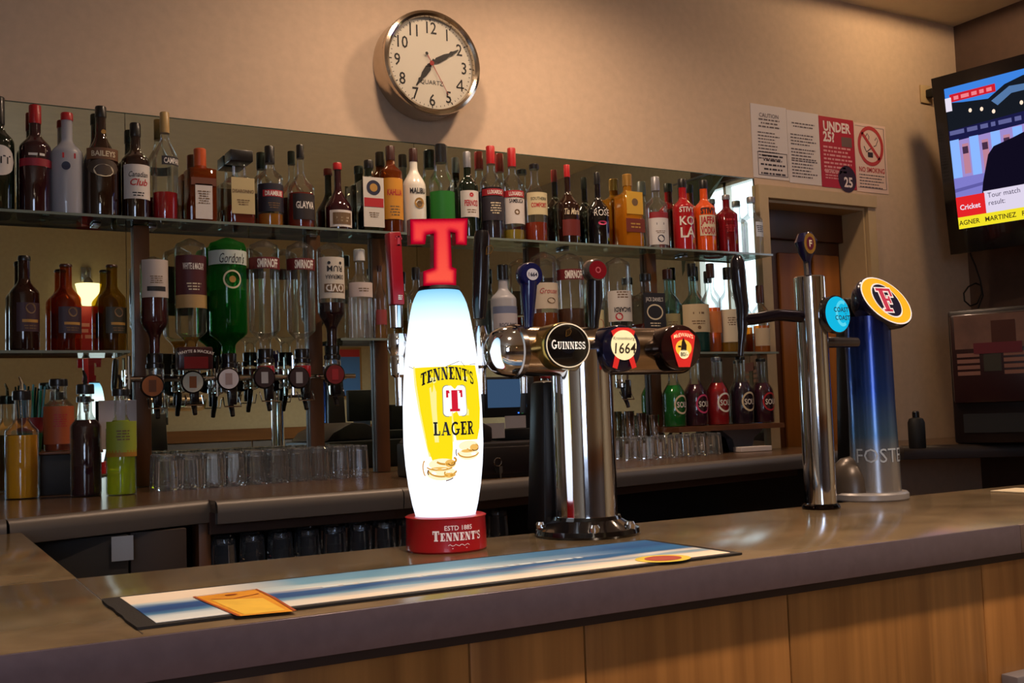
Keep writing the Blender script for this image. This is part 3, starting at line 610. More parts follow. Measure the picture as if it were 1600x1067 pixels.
# bottles hanging upside down over the spirit measures
YO = 3.405
OPT = [ # centre x, top y, neck end y, half width, shape, glass, liquid(colour, level, body), labels, description, badge colours
 (241, 405, 552, 22.5, 'opticround', 'clear', ((64, 14, 14), .58, .9), [L(.02, .42, 66, (196, 182, 172), ('BAR', .05, .33, 'k', {'w': .7}), ('LINES', .01, .2, 'b', {'n': 4}))], 'round whisky bottle hanging upside down with cream label and dark contents', (238, 603), ((150, 84, 34), (96, 50, 20))),
 (298, 378, 548, 25, 'optic', 'clear', ((150, 130, 70), .12, .3), [L(.14, .50, 78, MA, ('WHYTE & MACKAY', .075, .24, 'w', {'b': .02, 'sx': .72}), ('LINES', .012, .40, 'c', {'n': 3})), L(.5, .62, 78, (176, 142, 90))], 'clear whisky bottle hanging upside down with maroon label', (301, 597), ((206, 200, 180), (150, 84, 34))),
 (356, 377, 552, 30, 'optic', 'green', ((18, 96, 34), .55, .35), [L(.10, .225, 88, (192, 204, 196), ("Gordon's", .11, .17, 'k', {'sh': .3})), L(.24, .46, 44, None, ('RING', .075, .36, 'c'), ('DOT', .03, .36, 'g'))], 'large green gin bottle hanging upside down with pale script label', (357, 592), ((196, 190, 196), (150, 130, 130))),
 (413, 380, 545, 24.5, 'optic', 'clear', None, [L(.15, .26, 84, (104, 22, 24), ('SMIRNOFF', .10, .205, 'w', {'b': .03, 'sx': .82}))], 'clear vodka bottle hanging upside down with red banner, beside the green gin', (413, 590), ((44, 22, 26), (160, 160, 166))),
 (470, 382, 545, 22.5, 'optic', 'clear', None, [L(.15, .26, 84, (104, 22, 24), ('SMIRNOFF', .10, .205, 'w', {'b': .03, 'sx': .82}))], 'clear vodka bottle hanging upside down with red banner, beside the dark rum', (467, 590), ((44, 22, 26), (160, 160, 166))),
 (517, 384, 540, 21.5, 'opticround', 'clear', ((40, 10, 10), .42, .95), [L(.13, .54, 74, (206, 198, 184), ('BAR', .085, .44, 'b', {'w': .84}), ('OVD', .09, .44, 'w', {'b': .03, 'up': 1}), ('DEMERARA', .055, .33, 'k', {'b': .01, 'sx': .8}), ('RUM', .06, .25, 'k', {'b': .01}), ('DOT', .016, .19, 'k', {'dx': -.45}), ('DOT', .016, .19, 'k', {'dx': .45}), flip=1)], 'dark rum bottle hanging upside down, its white label upside down', (523, 585), ((110, 16, 24), (150, 30, 40))),
 (851, 398, 552, 21, 'optic', 'clear', ((140, 70, 20), .40, .7), [L(.30, .56, 74, (206, 190, 168), ('Grouse', .07, .38, 'r', {'sh': .3}), ('DOT', .03, .48, 'b', {'dx': .2, 'k': 1.6}))], 'upside down whisky bottle with cream bird label above the tap bar', None, None),
 (892, 400, 552, 21.5, 'optic', 'clear', ((110, 84, 64), .45, .3), [L(.15, .26, 84, (104, 22, 24), ('SMIRNOFF', .10, .205, 'w', {'b': .03, 'sx': .82}))], 'upside down vodka bottle with red banner above the tap bar', None, None),
 (967, 407, 556, 20, 'optic', 'clear', ((130, 136, 134), .3, .2), [L(.33, .65, 74, (206, 200, 192), ('BACARDI', .06, .53, 'k', {'b': .03, 'sx': .8}), ('LINES', .012, .40, 'b', {'n': 3}), ('DOT', .04, .60, 'r', {'dx': -.35}), flip=1)], 'upside down clear bottle with white label and red seal above the tap bar', None, None),
]
optm = pm('measure_black', (22, 18, 20), .2, coat=.3)
for cx, yt, yn, hw, shp, gm, liq, labs, desc, bxy, bc in OPT:
    p = atY(cx, (yt+yn)/2, YO); z1 = atY(cx, yt, YO).z; z0 = atY(cx, yn, YO).z; Rr = min(halfw(hw, p), .07)
    labs = [dict(l, z=(1-l['z'][1], 1-l['z'][0]), t=[(t[0], t[1], 1-t[2])+tuple(t[3:]) for t in l['t']]) for l in labs]
    bottle('spirit_bottle', desc, (p.x, YO, z0), z1-z0, Rr, shp, gm, None, liq, labs, group='bottles hanging over the measures', inv=True)
    t = thing('spirit_measure', 'bar spirit measure with lever under the ' + ('round whisky bottle', 'maroon label whisky bottle', 'green gin bottle', 'red banner vodka bottle next to the gin', 'red banner vodka bottle next to the rum', 'dark rum bottle', 'bird label whisky bottle', 'red banner vodka bottle above the tap bar', 'white label bottle with a red seal')[len([o for o in COL.objects if o.get('group') == 'spirit measures on the rail'])], 'dispenser', (p.x, YO, z0), group='spirit measures on the rail')
    mk('neck_cup', MB().lathe([(.024, -.001), (.025, -.006), (.024, -.03), (.028, -.034), (.028, -.045)], 20), optm, t)
    mk('chamber', MB().lathe([(.024, -.045), (.027, -.05), (.027, -.10), (.022, -.108)], 20, caps=False), GLT, t)
    if gm == 'clear' and yt in (380, 382, 398, 400): mk('red_seal', MB().lathe([(.0275, -.056), (.0282, -.06), (.0282, -.09), (.0275, -.094)], 20, caps=False), pm('seal_red', (150, 22, 30), .3, coat=.3), t)
    mk('collar', MB().lathe([(.02, -.105), (.026, -.108), (.026, -.122), (.012, -.128)], 20), chrome, t)
    mk('spout', MB().tube([(0, -.005, -.125), (0, -.012, -.16), (0, -.03, -.185), (0, -.036, -.2)], [.010, .009, .008, .007]), optm, t)
    mk('lever', MB().box((-.012, -.045, -.165), (.012, -.036, -.095)), optm, t, bev=.003)
    mk('clip', MB().tube([(-.026, -.02, -.14), (-.026, -.04, -.17), (.026, -.04, -.17), (.026, -.02, -.14)], .0025, 6), chrome, t)
    mk('back_bracket', MB().box((-.012, .01, -.12), (.012, .034, -.09)), chrome, t, bev=.002)
    if bxy:
        q = atY(bxy[0], bxy[1], YO-.055); d = mk('badge', MB().lathe([(.034, 0), (.036, .004), (.036, .01), (.032, .014)], 28), optm, t); d.rotation_euler = (R_(90), 0, 0); d.location = (q.x-p.x, -.045, q.z-z0)
        mk('badge_face', MB().flat(disc2d(.031, .031), lambda x, y: (x, y, .0146)), colm(bc[0]), d, smooth=0)
        mk('badge_print', MB().flat(rect2d(-.011, -.018, .011, .018), lambda x, y: (x, y, .0152)), colm(bc[1]), d, smooth=0)
# the dark red measure box under the maroon-label bottle
p = atY(304, 560, 3.33); t = thing('dispenser_box', 'dark red advertising measure box below the maroon label whisky bottle', 'dispenser', (p.x, 3.33, p.z))
mk('box_body', MB().box((-.052, -.02, -.035), (.052, .03, .035)), pm('box_maroon', (50, 14, 20), .3), t, bev=.006)
mk('red_panel', MB().box((-.036, -.022, -.032), (.036, -.019, .004)), pm('panel_red', (112, 16, 22), .3), t, smooth=0)
mk('lettering', MB().flat(text2d('WHYTE & MACKAY', .0125, .02), lambda x, y: (x, -.0215, .022+y-x*x*3)), white, t, smooth=0)
# rail that carries the measures
rl = thing('measure_rail', 'long chrome rail carrying the spirit measures in front of the mirror', 'rail', (.93, 3.450, 1.445))
mk('rail_bar', MB().tube([(-.33, 0, 0), (.42, 0, 0)], .008), chrome, rl)
for x in (-.32, -.05, .2, .36):
    mk('rail_bracket', MB().box((x-.01, 0, -.03), (x+.01, .034, .03)), chrome, rl, bev=.002); mk('rail_upright', MB().tube([(x, -.004, -.06), (x, -.004, .07)], .005, 8), chrome, rl)
# standing bottles on the middle shelves
MID = [ # cx, ytop, half width, shelf z, Y, shape, glass, cap, liquid, labels, desc
 (563, 390, 19.5, 1.568, 3.42, 'spirit', 'clear', ('white', .13, 1.3), ((200, 204, 210), .5, .15), [L(.46, .62, 76, (206, 190, 184), ('LINES', .012, .55, 'b', {'n': 2}))], 'clear gin bottle with white cap on the short glass shelf'),
 (594, 415, 10, 1.568, 3.445, 'slim', 'clear', ('brown', .08, 1.2), ((150, 120, 60), .3, .4), [L(.2, .4, 60, (150, 60, 60))], 'slim clear bottle half hidden by the red tap lever'),
 (651, 418, 15, 1.568, 3.43, 'spirit', 'clear', ('black', .17, 1.2), ((160, 140, 100), .3, .4), [L(.2, .5, 70, CR)], 'clear bottle with black cap just behind the red letter sign'),
 (787, 414, 20.5, 1.520, 3.43, 'spirit', 'frost', ('black', .17, 1.15), None, [L(.18, .44, 70, (190, 184, 190), ('ROCK ROSE', .055, .31, 'n', {'b': .01}), ('LINES', .01, .22, 'b', {'n': 2})), L(.44, .52, 74, (110, 120, 150))], 'pale stoneware look gin bottle with brown capped neck beside the dark tap lever'),
 (933, 440, 10, 1.520, 3.46, 'spirit', 'clear', None, ((170, 140, 60), .3, .4), [L(.2, .6, 66, (206, 196, 150), ('DOT', .07, .4, 'r'))], 'bottle with yellowish label partly behind the dark red tap handle'),
 (1010, 428, 21, 1.520, 3.43, 'square', 'clear', ('black', .09), ((90, 24, 10), .36, .85), [L(.14, .74, 86, BK, ("JACK DANIEL'S", .065, .66, 'w', {'sx': .8}), ('RING', .09, .5, 'c', {'k': 1.3}), ('LINES', .014, .36, 'c', {'n': 2, 'w': 1.0}), ('LINES', .012, .25, 'c', {'n': 2}))], 'square whiskey bottle with black label right of the white label bottle'),
 (1045, 421, 17, 1.520, 3.44, 'spirit', 'teal', ('brown', .12, 1.3), None, [L(.1, .46, 80, (150, 140, 96), ('LINES', .012, .36, 'b', {'n': 3}))], 'greenish bottle with dark cap and olive label beside the square whiskey'),
 (1083, 412, 24.5, 1.520, 3.425, 'round', 'teal', ('black', .14, 1.1), ((60, 120, 116), .3, .25), [L(.22, .53, 62, (196, 176, 140), ('LINES', .022, .43, 'b', {'n': 1, 'w': .8}), ('LINES', .012, .34, 'b', {'n': 2}), ('DOT', .02, .27, 'b'))], 'wide teal glass gin bottle with big beige label'),
 (1112, 412, 14, 1.520, 3.44, 'spirit', 'clear', ('brown', .16, 1.3), ((180, 84, 24), .5, .6), [L(.22, .46, 80, (190, 110, 50))], 'clear bottle with brown cap and orange label'),
 (1138, 418, 15, 1.520, 3.43, 'spirit', 'clear', ('black', .14, 1.2), ((170, 130, 40), .2, .4), [L(.12, .5, 76, (204, 192, 166), ('LINES', .012, .4, 'b', {'n': 4}))], 'clear bottle with cream label just behind the black tap lever'),
 (1188, 446, 13, 1.520, 3.44, 'spirit', 'clear', ('brown', .26, 1.35), ((180, 110, 30), .4, .5), [L(.1, .36, 70, (190, 170, 140))], 'last bottle of the middle shelf with tall brown cap and amber contents'),
]
for cx, yt, hw, z, Y, shp, gm, cap, liq, labs, desc in MID:
    p = atY(cx, 480, Y); H = atY(cx, yt, Y).z-z
    bottle('spirit_bottle', desc, (p.x, Y, z), H, halfw(hw, p), shp, gm, cap, liq, labs, group='bottles on the middle shelves')
SOURC = dict(sgreen=(16, 104, 36), spurp=(58, 12, 34), sred=(150, 18, 26), sblue=(40, 22, 44))
for cx, yt, gm, desc, ink, s in ((1053, 562, 'sgreen', 'green fruit liqueur bottle, left end of the wooden shelf', 'c', 'SOU'), (1087, 562, 'spurp', 'dark purple fruit liqueur bottle beside the green one', 'p', 'SO'), (1121, 558, 'sred', 'bright red fruit liqueur bottle in the middle of the wooden shelf', 'w', 'SOU'),
                            (1159, 557, 'sblue', 'dark blue fruit liqueur bottle with pale oval label', 'c', 'SOU'), (1191, 560, 'spurp', 'very dark red fruit liqueur bottle at the door end of the wooden shelf', 'r', 'SOU')):
    p = atY(cx, 620, 3.42); H = atY(cx, yt, 3.42).z-1.222
    bottle('liqueur_bottle', desc, (p.x, 3.42, 1.222), H, halfw(18, p), 'sour', 'clear', ('black' if cx in (1159, 1191) else 'silver', .05, 1.05), (SOURC[gm], .62, .75),
           [L(.2, .5, 60, None, ('RING', .13, .33, ink, {'k': .9}), a0=22), L(.2, .5, 60, None, ('SOURZ', .085, .33, 'w', {'b': .02, 'nl': 1, 'sx': .8}), a0=42)], group='fruit liqueurs on the wooden shelf')
# mixers on the back counter
for cx, yb, yt, hw, gm, liq, cap, labs, desc in (
    (36, 782, 610, 27, 'clear', ((220, 130, 16), .585, .95), ('black', .09, 1.3), [], 'clear bottle filled with bright orange juice on the back counter'),
    (137, 778, 600, 25, 'clear', ((40, 8, 18), .68, .96), ('black', .09, 1.35), [], 'bottle of dark blackcurrant cordial on the back counter'),
    (193, 776, 607, 24, 'clear', ((150, 170, 30), .70, .45), ('black', .07, 1.35), [L(.40, .69, 78, (150, 164, 50), ('LINES', .012, .6, 'b', {'n': 4})), L(.36, .42, 80, (170, 120, 30))], 'bottle of yellow-green lime cordial on the back counter')):
    p = atZ(cx, yb-2, ZB); p.y += .03; H = atY(cx, yt, p.y).z-ZB
    t = bottle('mixer_bottle', desc, (p.x, p.y, ZB), H, halfw(hw, p), 'mixer', gm, cap, liq, labs, group='mixer bottles on the back counter')
    mk('pourer', MB().tube([(0, 0, H-.004), (0, -.002, H+.02), (-.006, -.008, H+.038)], [.006, .005, .003], 8), black if cx != 36 else chrome, t)
p = atY(92, 705, 3.36); zr = p.z
bottle('mixer_bottle', 'clear bottle with orange wrap label behind the orange juice', (p.x, 3.36, zr), atY(92, 592, 3.36).z-zr, halfw(24, p), 'jug', 'clear', ('black', .1, 1.1), ((110, 40, 16), .2, .9), [L(.1, .62, 84, (170, 80, 34), ('LINES', .014, .5, 'r', {'n': 6}))])
t = thing('bottle_riser', 'low dark riser box under the orange label bottle', 'box', (p.x+.02, 3.37, ZB))
mk('box_body', MB().box((-.075, -.05, .0), (.09, .10, zr-ZB-.008)), blackm, t, bev=.004); mk('top_board', MB().box((-.08, -.055, zr-ZB-.008), (.095, .105, zr-ZB)), bat, t, bev=.002)
# cup of straws
q = atY(52, 662, 3.39); qz = zr
t = thing('straw_cup', 'red and green cup holding teal straws behind the juice bottle', 'cup', (q.x, 3.41, qz))
mk('cup_body', MB().lathe([(.022, 0), (.027, .055), (.028, .06)], 20), pm('cup_green', (20, 84, 44), .5), t); mk('red_band', MB().lathe([(.0275, .056), (.0295, .10), (.026, .10)], 20, caps=False), pm('cup_red', (130, 24, 26), .5), t)
for i in range(9):
    a = i*2.4; x, y = .016*cos(a), .012*sin(a); lean = .012*cos(a*1.7)
    tag(mk('drinking_straw', MB().tube([(x, y, .01), (x*1.35+lean, y*1.3, .19+.012*sin(i*2.2))], .003, 6), pm('straw_%d' % (i % 3), ((16, 110, 120), (24, 90, 110), (20, 130, 96))[i % 3], .35), loc=(q.x, 3.41, qz)),
        ('teal', 'dark blue-green', 'green')[i % 3]+' drinking straw standing in the red and green cup', 'straw', 'straws in the cup')
# ================================================================== beer fonts on the bar
# --- illuminated lager font
fx, fy = .782, 1.607
def fz(y): return atY(693, y, fy-.03).z-ZC
font = thing('lager_font', 'glowing white bottle shaped lager font with red letter T on top and red base', 'beer font', (fx, fy, ZC))
PXM = .0655/61
rows = [(450, 31), (455, 35), (463, 39), (472, 42.5), (487, 46), (504, 49), (535, 53.5), (567, 57), (600, 59.5), (631, 61), (663, 61.5), (695, 61.5), (727, 59.5), (759, 56), (790, 50.5), (812, 45)]
prof = [(px*PXM, fz(y)) for y, px in rows][::-1]
redb = pm('base_red', (176, 14, 28), .28, coat=.4)
zt = fz(812)+.004
mk('base', MB().lathe([(.064, .0), (.0665, .003), (.0665, .012), (.0655, zt-.004), (.067, zt), (.063, zt+.002), (.045, zt+.001)], 48), redb, font)
lit, n_, out_ = nt('lit_opal'); e_ = n_.nodes.new('ShaderNodeEmission'); tc_ = n_.nodes.new('ShaderNodeTexCoord'); sp_ = n_.nodes.new('ShaderNodeSeparateXYZ'); rp_ = n_.nodes.new('ShaderNodeValToRGB')
mr_ = n_.nodes.new('ShaderNodeMapRange'); mr_.inputs[1].default_value = fz(812); mr_.inputs[2].default_value = fz(450)
n_.links.new(tc_.outputs['Object'], sp_.inputs[0]); n_.links.new(sp_.outputs[2], mr_.inputs[0]); n_.links.new(mr_.outputs[0], rp_.inputs[0]); n_.links.new(rp_.outputs[0], e_.inputs[0]); n_.links.new(e_.outputs[0], out_.inputs[0])
el = rp_.color_ramp.elements; el[0].position = 0; el[0].color = rgba(lin((225, 232, 252))); el[1].position = 1; el[1].color = rgba(lin((112, 178, 214)))
for ps, c in ((.15, (242, 246, 255)), (.78, (244, 250, 255)), (.9, (196, 232, 250))): q = el.new(ps); q.color = rgba(lin(c))
e_.inputs[1].default_value = 1.45
bodyo = mk('lit_body', MB().lathe(prof, 48), lit, font)
def rad(z):
    for (r0, z0), (r1, z1) in zip(prof[:-1], prof[1:]):
        if z0 <= z <= z1: return r0+(r1-r0)*(z-z0)/(z1-z0)
    return prof[0][0] if z < prof[0][1] else prof[-1][0]
A0 = R_(-7)
def onbody(lift, z0=0): 
    def f(x, y):
        z = z0+y; r = rad(z)+lift; a = x/.0655+A0; return (r*sin(a), -r*cos(a), z)
    return f
def PX(x): return math.asin(max(-1, min(1, (x-692.5)/62)))*.0655 - R_(26)*.0655 - A0*.0655   # picture column to arc length on the body
def strip(rws, n=8):
    """rows of (y pixel, left x, right x): filled band on the lit body"""
    v = []; f = []
    for i, (y, x0, x1) in enumerate(rws):
        a, b2 = PX(x0), PX(x1)
        for k in range(n+1): v.append((a+(b2-a)*k/n, fz(y)))
        if i:
            for k in range(n): p0 = (i-1)*(n+1)+k; p1 = i*(n+1)+k; f.append((p1, p1+1, p0+1, p0))
    return v, f
yel = em('print_lager', (255, 228, 24), 1.0); yel2 = em('print_lager_pale', (255, 244, 150), 1.0); amb = em('print_amber', (224, 160, 60), .9); brn = em('print_brown', (120, 74, 40), .7); foam = em('print_foam', (252, 250, 236), 1.05)
gls = strip([(574, 650, 703), (600, 653, 705), (640, 659, 706), (680, 666, 706.5), (700, 669, 706.5), (718, 675, 705)])
gls2 = strip([(572, 703, 748), (600, 705, 750), (640, 707, 750), (670, 709, 748), (688, 712, 744)])
fr2 = strip([(572, 647, 650), (600, 650, 653), (640, 656.5, 659), (680, 664, 666), (712, 670, 673)], 1)
mk('glass_print', MB().flat(gls, onbody(.0006)).flat(gls2, onbody(.0006)), yel, bodyo)
mk('glass_shine', MB().flat(strip([(590, 672, 684), (640, 676, 684), (690, 680, 686)], 3), onbody(.0008)).flat(strip([(590, 726, 733), (650, 727, 732)], 2), onbody(.0008)).flat(fr2, onbody(.0008)).flat(strip([(574, 701.5, 704), (640, 706, 708), (690, 706, 708)], 1), onbody(.0008)), yel2, bodyo)
pal = MB()
def blob(x0, y0, rx, ry): 
    o = ell(x0, y0, rx, ry, n=20)[:-1]; q = [(x0, y0)]+o; return [(PX(max(634, min(750, x))), fz(y)) for x, y in q], [(0, (i+1) % 20+1, i+1) for i in range(20)]
for a_ in ((690, 724, 21, 9), (688, 738, 23, 11), (730, 697, 15, 8), (730, 710, 16, 9)): pal.flat(blob(*a_), onbody(.0009))
mk('glass_base_glow', pal, em('print_pale_amber', (255, 240, 196), 1.1), bodyo)
mk('glass_base_amber', MB().flat(blob(702, 723, 8, 6), onbody(.00105)).flat(blob(686, 731, 14, 3), onbody(.00105)).flat(blob(700, 741, 8, 4), onbody(.00105)).flat(blob(738, 700, 6, 5), onbody(.00105)).flat(blob(728, 705, 9, 2.5), onbody(.00105)), em('print_orange', (246, 190, 96), 1.0), bodyo)
sw = MB()
for x0, y0, rx, ry, a0, a1, t in ((690, 733, 22, 10, 180, 350, 2.4), (686, 727, 20, 6, 190, 340, 2.), (696, 718, 15, 6, 200, 400, 3.), (702, 738, 9, 5, 150, 330, 2.), (730, 707, 16, 8, 180, 350, 2.), (736, 700, 9, 5, 200, 420, 2.4), (664, 730, 4, 12, 100, 250, 2.)):
    pts = [(PX(max(634, min(750, x))), fz(2*y0-y)) for x, y in ell(x0, y0, rx, ry, a0, a1, 14)]
    sw.flat(ribbon(pts, t*PXM), onbody(.001))
mk('glass_base_swirls', sw, amb, bodyo)
sw = MB()
for x0, y0, rx, ry, a0, a1, t in ((690, 736, 23, 11, 160, 200, 1.8), (688, 742, 20, 8, 290, 335, 1.5), (704, 722, 5, 4, 200, 380, 1.3), (740, 702, 5, 3, 200, 380, 1.2), (715, 706, 4, 9, 150, 220, 1.4)):
    pts = [(PX(max(634, min(750, x))), fz(2*y0-y)) for x, y in ell(x0, y0, rx, ry, a0, a1, 12)]
    sw.flat(ribbon(pts, t*PXM), onbody(.0012))
for (xa, ya), (xb, yb2) in (((640, 571), (648, 575)), ((700, 574), (722, 566)), ((724, 566), (730, 574)), ((738, 571), (748, 570))):
    sw.flat(ribbon([(PX(xa), fz(ya)), (PX(xb), fz(yb2))], .0009), onbody(.0012))
mk('glass_base_lines', sw, brn, bodyo)
def arc_fn(base, lift, x0, k): 
    g = onbody(lift); return lambda x, y: g(x0+x, base+y-k*x*x)
tt, W = slab_text("TENNENT'S", .0205, .28, .05, .62); tt = subd(tt, 3) if False else tt
lx = PX(708)
mk('lettering', MB().flat(tt, arc_fn(fz(594), .0014, lx-.004, 4.2)), navy, bodyo, smooth=0)
lg, W = slab_text("LAGER", .0215, .25, .05, .70)
mk('lettering', MB().flat(lg, arc_fn(fz(680), .0014, PX(711), -.5)), navy, bodyo, smooth=0)
cx_ = PX(712); zc = fz(627)
def rrect(hw, hh, r, n=5):
    o = []
    for sx_, sy_, a in ((1, 1, 0), (-1, 1, 90), (-1, -1, 180), (1, -1, 270)):
        for i in range(n+1): an = R_(a+90*i/n); o.append((sx_*(hw-r)+r*cos(an), sy_*(hh-r)+r*sin(an)))
    return o
def badge_fan(hw, hh, r): o = rrect(hw, hh, r); return [(0, 0)]+o, [(0, i+1, (i+1) % len(o)+1) for i in range(len(o))]
mk('badge_rim', MB().flat(badge_fan(.0205, .0255, .007), arc_fn(zc, .0010, cx_, 0)), em('rim_grey', (150, 150, 140), .8), bodyo, smooth=0)
mk('badge_plate', MB().flat(badge_fan(.0194, .0244, .0065), arc_fn(zc, .0015, cx_, 0)), em('badge_white', (252, 250, 248), 1.1), bodyo, smooth=0)
tb, W = slab_text('T', .034, .30, 0, 1.0)
mk('badge_letter', MB().flat(xf(tb, 0, -.017), arc_fn(zc, .0020, cx_, 0)), em('badge_red', (214, 30, 50), 1.0), bodyo, smooth=0)
# red base lettering
A1 = R_(-8); rb = .0668
t1 = text2d('ESTD 1885', .0105, .012); t2, W = slab_text("TENNENT'S", .0130, .32, .06, .84, 1.25)
mk('base_lettering', MB().flat(t1, cyl(rb, .041, A1)).flat(xf(t2, 0, 0), cyl(rb, .0205, A1)).flat(ribbon([(-.018+.003*i, .0015*sin(i*1.9)) for i in range(13)], .0008), cyl(rb, .0135, A1)).flat(rect2d(-.012, -.0004, .014, .0004), cyl(rb, .0085, A1)), pm('base_print', (240, 226, 226), .4, emit=.12), font, smooth=0)
# T sign: lit translucent letter, brightest along the strokes where its lamp strip runs
Tpx = [(640.6, 342.3), (641.5, 381.7), (664, 381.7), (666, 367), (677.5, 365), (677.5, 418), (661, 424), (661, 446.5), (712.5, 446.5), (713, 420), (706, 417), (703.5, 362.5), (711, 364), (712, 381.7), (729, 383), (730.5, 341)]
yT = fy-.022
Tp = [(atY(x, y, yT).x-fx, atY(x, y, yT).z-ZC) for x, y in Tpx]
def dist_edge(x, z):
    d = 9
    for (x0, z0), (x1, z1) in zip(Tp, Tp[1:]+Tp[:1]):
        L2 = (x1-x0)**2+(z1-z0)**2; t = max(0, min(1, ((x-x0)*(x1-x0)+(z-z0)*(z1-z0))/L2)); d = min(d, math.hypot(x-x0-t*(x1-x0), z-z0-t*(z1-z0)))
    return d
bt = bmesh.new(); vs = [bt.verts.new((x, -.0, z)) for x, z in Tp]
from mathutils.geometry import tessellate_polygon
for t3 in tessellate_polygon([[Vector((x, z, 0)) for x, z in Tp]]): bt.faces.new([vs[i] for i in t3])
for it in range(5):
    es = [e for e in bt.edges if e.calc_length() > .0055]
    if es: bmesh.ops.subdivide_edges(bt, edges=es, cuts=1, use_grid_fill=False); bmesh.ops.triangulate(bt, faces=bt.faces[:])
me = bpy.data.meshes.new('letter_face'); bt.to_mesh(me); bt.free()
at = me.color_attributes.new('glow', 'FLOAT_COLOR', 'POINT')
c0, c1, c2 = lin((140, 0, 26)), lin((232, 10, 54)), lin((255, 92, 70))
for v in me.vertices:
    d = min(1, dist_edge(v.co.x, v.co.z)/.0105); zz = 1-min(1, (v.co.z-Tp[7][1])/.10)
    c = [c0[i]+(c1[i]-c0[i])*min(1, d*1.35) for i in range(3)]; k = max(0, d*1.5-.5)*(.5+.5*max(0, zz)); k = min(1, k)
    at.data[v.index].color = (*[c[i]+(c2[i]-c[i])*k for i in range(3)], 1)
gm_, n_, out_ = nt('lit_red'); e_ = n_.nodes.new('ShaderNodeEmission'); a_ = n_.nodes.new('ShaderNodeVertexColor'); a_.layer_name = 'glow'; n_.links.new(a_.outputs[0], e_.inputs[0]); e_.inputs[1].default_value = 1.0; n_.links.new(e_.outputs[0], out_.inputs[0])
me.materials.append(gm_); tf = bpy.data.objects.new('letter_face', me); COL.objects.link(tf)
ts = mk('letter_sign', MB().prism(Tp, -.0, .013), pm('sign_red', (70, 4, 12), .2, emit=.06, ec=(190, 14, 30), coat=.5), font, loc=(0, yT-fy, 0), smooth=0)
tf.parent = ts; tf.location = (0, -.0008, 0)
mk('neck_collar', MB().lathe([(.034, fz(450)-.003), (.036, fz(450)), (.034, fz(447)+.002)], 32), blackm, font)
# lager tap on the staff side
yt_ = 1.70
def loc(px, py): p = atY(px, py, yt_); return Vector((p.x-fx, yt_-fy, p.z-ZC))
a = loc(604, 364); b2 = loc(627, 477); c = loc(619, 420)
hx = (b2.x-a.x)/2*.95
tl = MB(); tl.prism([(a.x, a.z), (a.x+.004, b2.z), (b2.x+.002, b2.z), (b2.x-.001, a.z+.002)], c.y-.012, c.y+.012)
hnd = mk('tap_lever', tl, pm('lever_red', (158, 16, 34), .35), font, bev=.003)
mk('lever_letter', MB().flat(xf(slab_text('T', .016, .3)[0], loc(619, 385).x, loc(619, 385).z), lambda x, y: (x, c.y-.0128, y)), pm('lever_print', (190, 70, 86), .4), hnd, smooth=0)
mk('lever_print', MB().flat(xf(dashes(.008, 3, .0018, .003, 3, .1), loc(621, 463).x, loc(621, 463).z), lambda x, y: (x, c.y-.0128, y)), white, hnd, smooth=0)
q = loc(619, 480); z = lambda y: loc(619, y).z
mk('tap_valve', MB().lathe([(.011, z(512)), (.012, z(478))][::1], 20, (q.x, q.y, 0)).lathe([(.010, z(524)), (.016, z(522)), (.018, z(530)), (.018, z(545)), (.013, z(556)), (.015, z(560)), (.013, z(586)), (.007, z(590)), (.006, z(634))][::-1], 20, (q.x+.001, q.y, 0)), chrome, font)
mk('tap_shank', MB().tube([(q.x, q.y, z(538)), (q.x+.03, q.y-.02, z(538)), (.01, -.03, z(538))], .009), chrome, font)

# --- chrome T-bar font
tx, ty = 1.064, 1.612
tbar = thing('tap_bar_font', 'wide chrome T-bar beer font with three round badges on a thick chrome column', 'beer font', (tx, ty, ZC))
zT = 1.4065-ZC; rT = .0435
mk('base_flange', MB().lathe([(.092, 0), (.094, .004), (.092, .012), (.075, .02), (.062, .028), (.060, .034)], 48), pm('flange_black', (14, 11, 12), .12, coat=.5), tbar)
hb_ = MB(); hb_.add([(-.060, .050, .0), (.045, .050, .0), (.045, .115, .0), (-.060, .115, .0), (-.052, .048, zT-.05), (.036, .048, zT-.05), (.036, .098, zT-.05), (-.052, .098, zT-.05)], [(0,3,2,1),(4,5,6,7),(0,1,5,4),(1,2,6,5),(2,3,7,6),(3,0,4,7)])
mk('rear_housing', hb_, pm('housing_black', (14, 10, 11), .35), tbar, bev=.008)
for an in (-115, -60, 30, 150):
    mk('flange_bolt', MB().lathe([(.009, .008), (.010, .02), (.007, .025)], 14, (.083*cos(R_(an)), .083*sin(R_(an)), 0)), chrome, tbar)
mk('column', MB().lathe([(.056, .032), (.0555, .04), (.0555, zT)], 64), chrome, tbar)
xL, xR_ = atY(812, 550, ty-.02).x-tx, atY(1085, 545, ty-.03).x-tx
barp = [(xL, rT), (xR_-.02, rT), (xR_-.008, rT*.97), (xR_-.001, rT*.86), (xR_+.004, rT*.6), (xR_+.005, 0)]
mb = MB(); mb.M = Matrix.Translation((0, 0, zT)) @ Matrix.Rotation(R_(90), 4, 'Y'); mb.lathe([(max(r, 1e-6), x) for x, r in barp], 48)
mk('cross_bar', mb, steel if False else pm('bar_chrome', (178, 160, 140), .16, 1.0), tbar)
mb = MB(); mb.M = Matrix.Translation((0, 0, zT)) @ Matrix.Rotation(R_(90), 4, 'Y')
mb.lathe([(1e-6, xL-.052), (.018, xL-.050), (.032, xL-.043), (.040, xL-.031), (.0435, xL-.016), (.0445, xL-.006)], 48); mk('end_dome', mb, chrome, tbar)
mb = MB(); mb.M = Matrix.Translation((0, 0, zT)) @ Matrix.Rotation(R_(90), 4, 'Y')
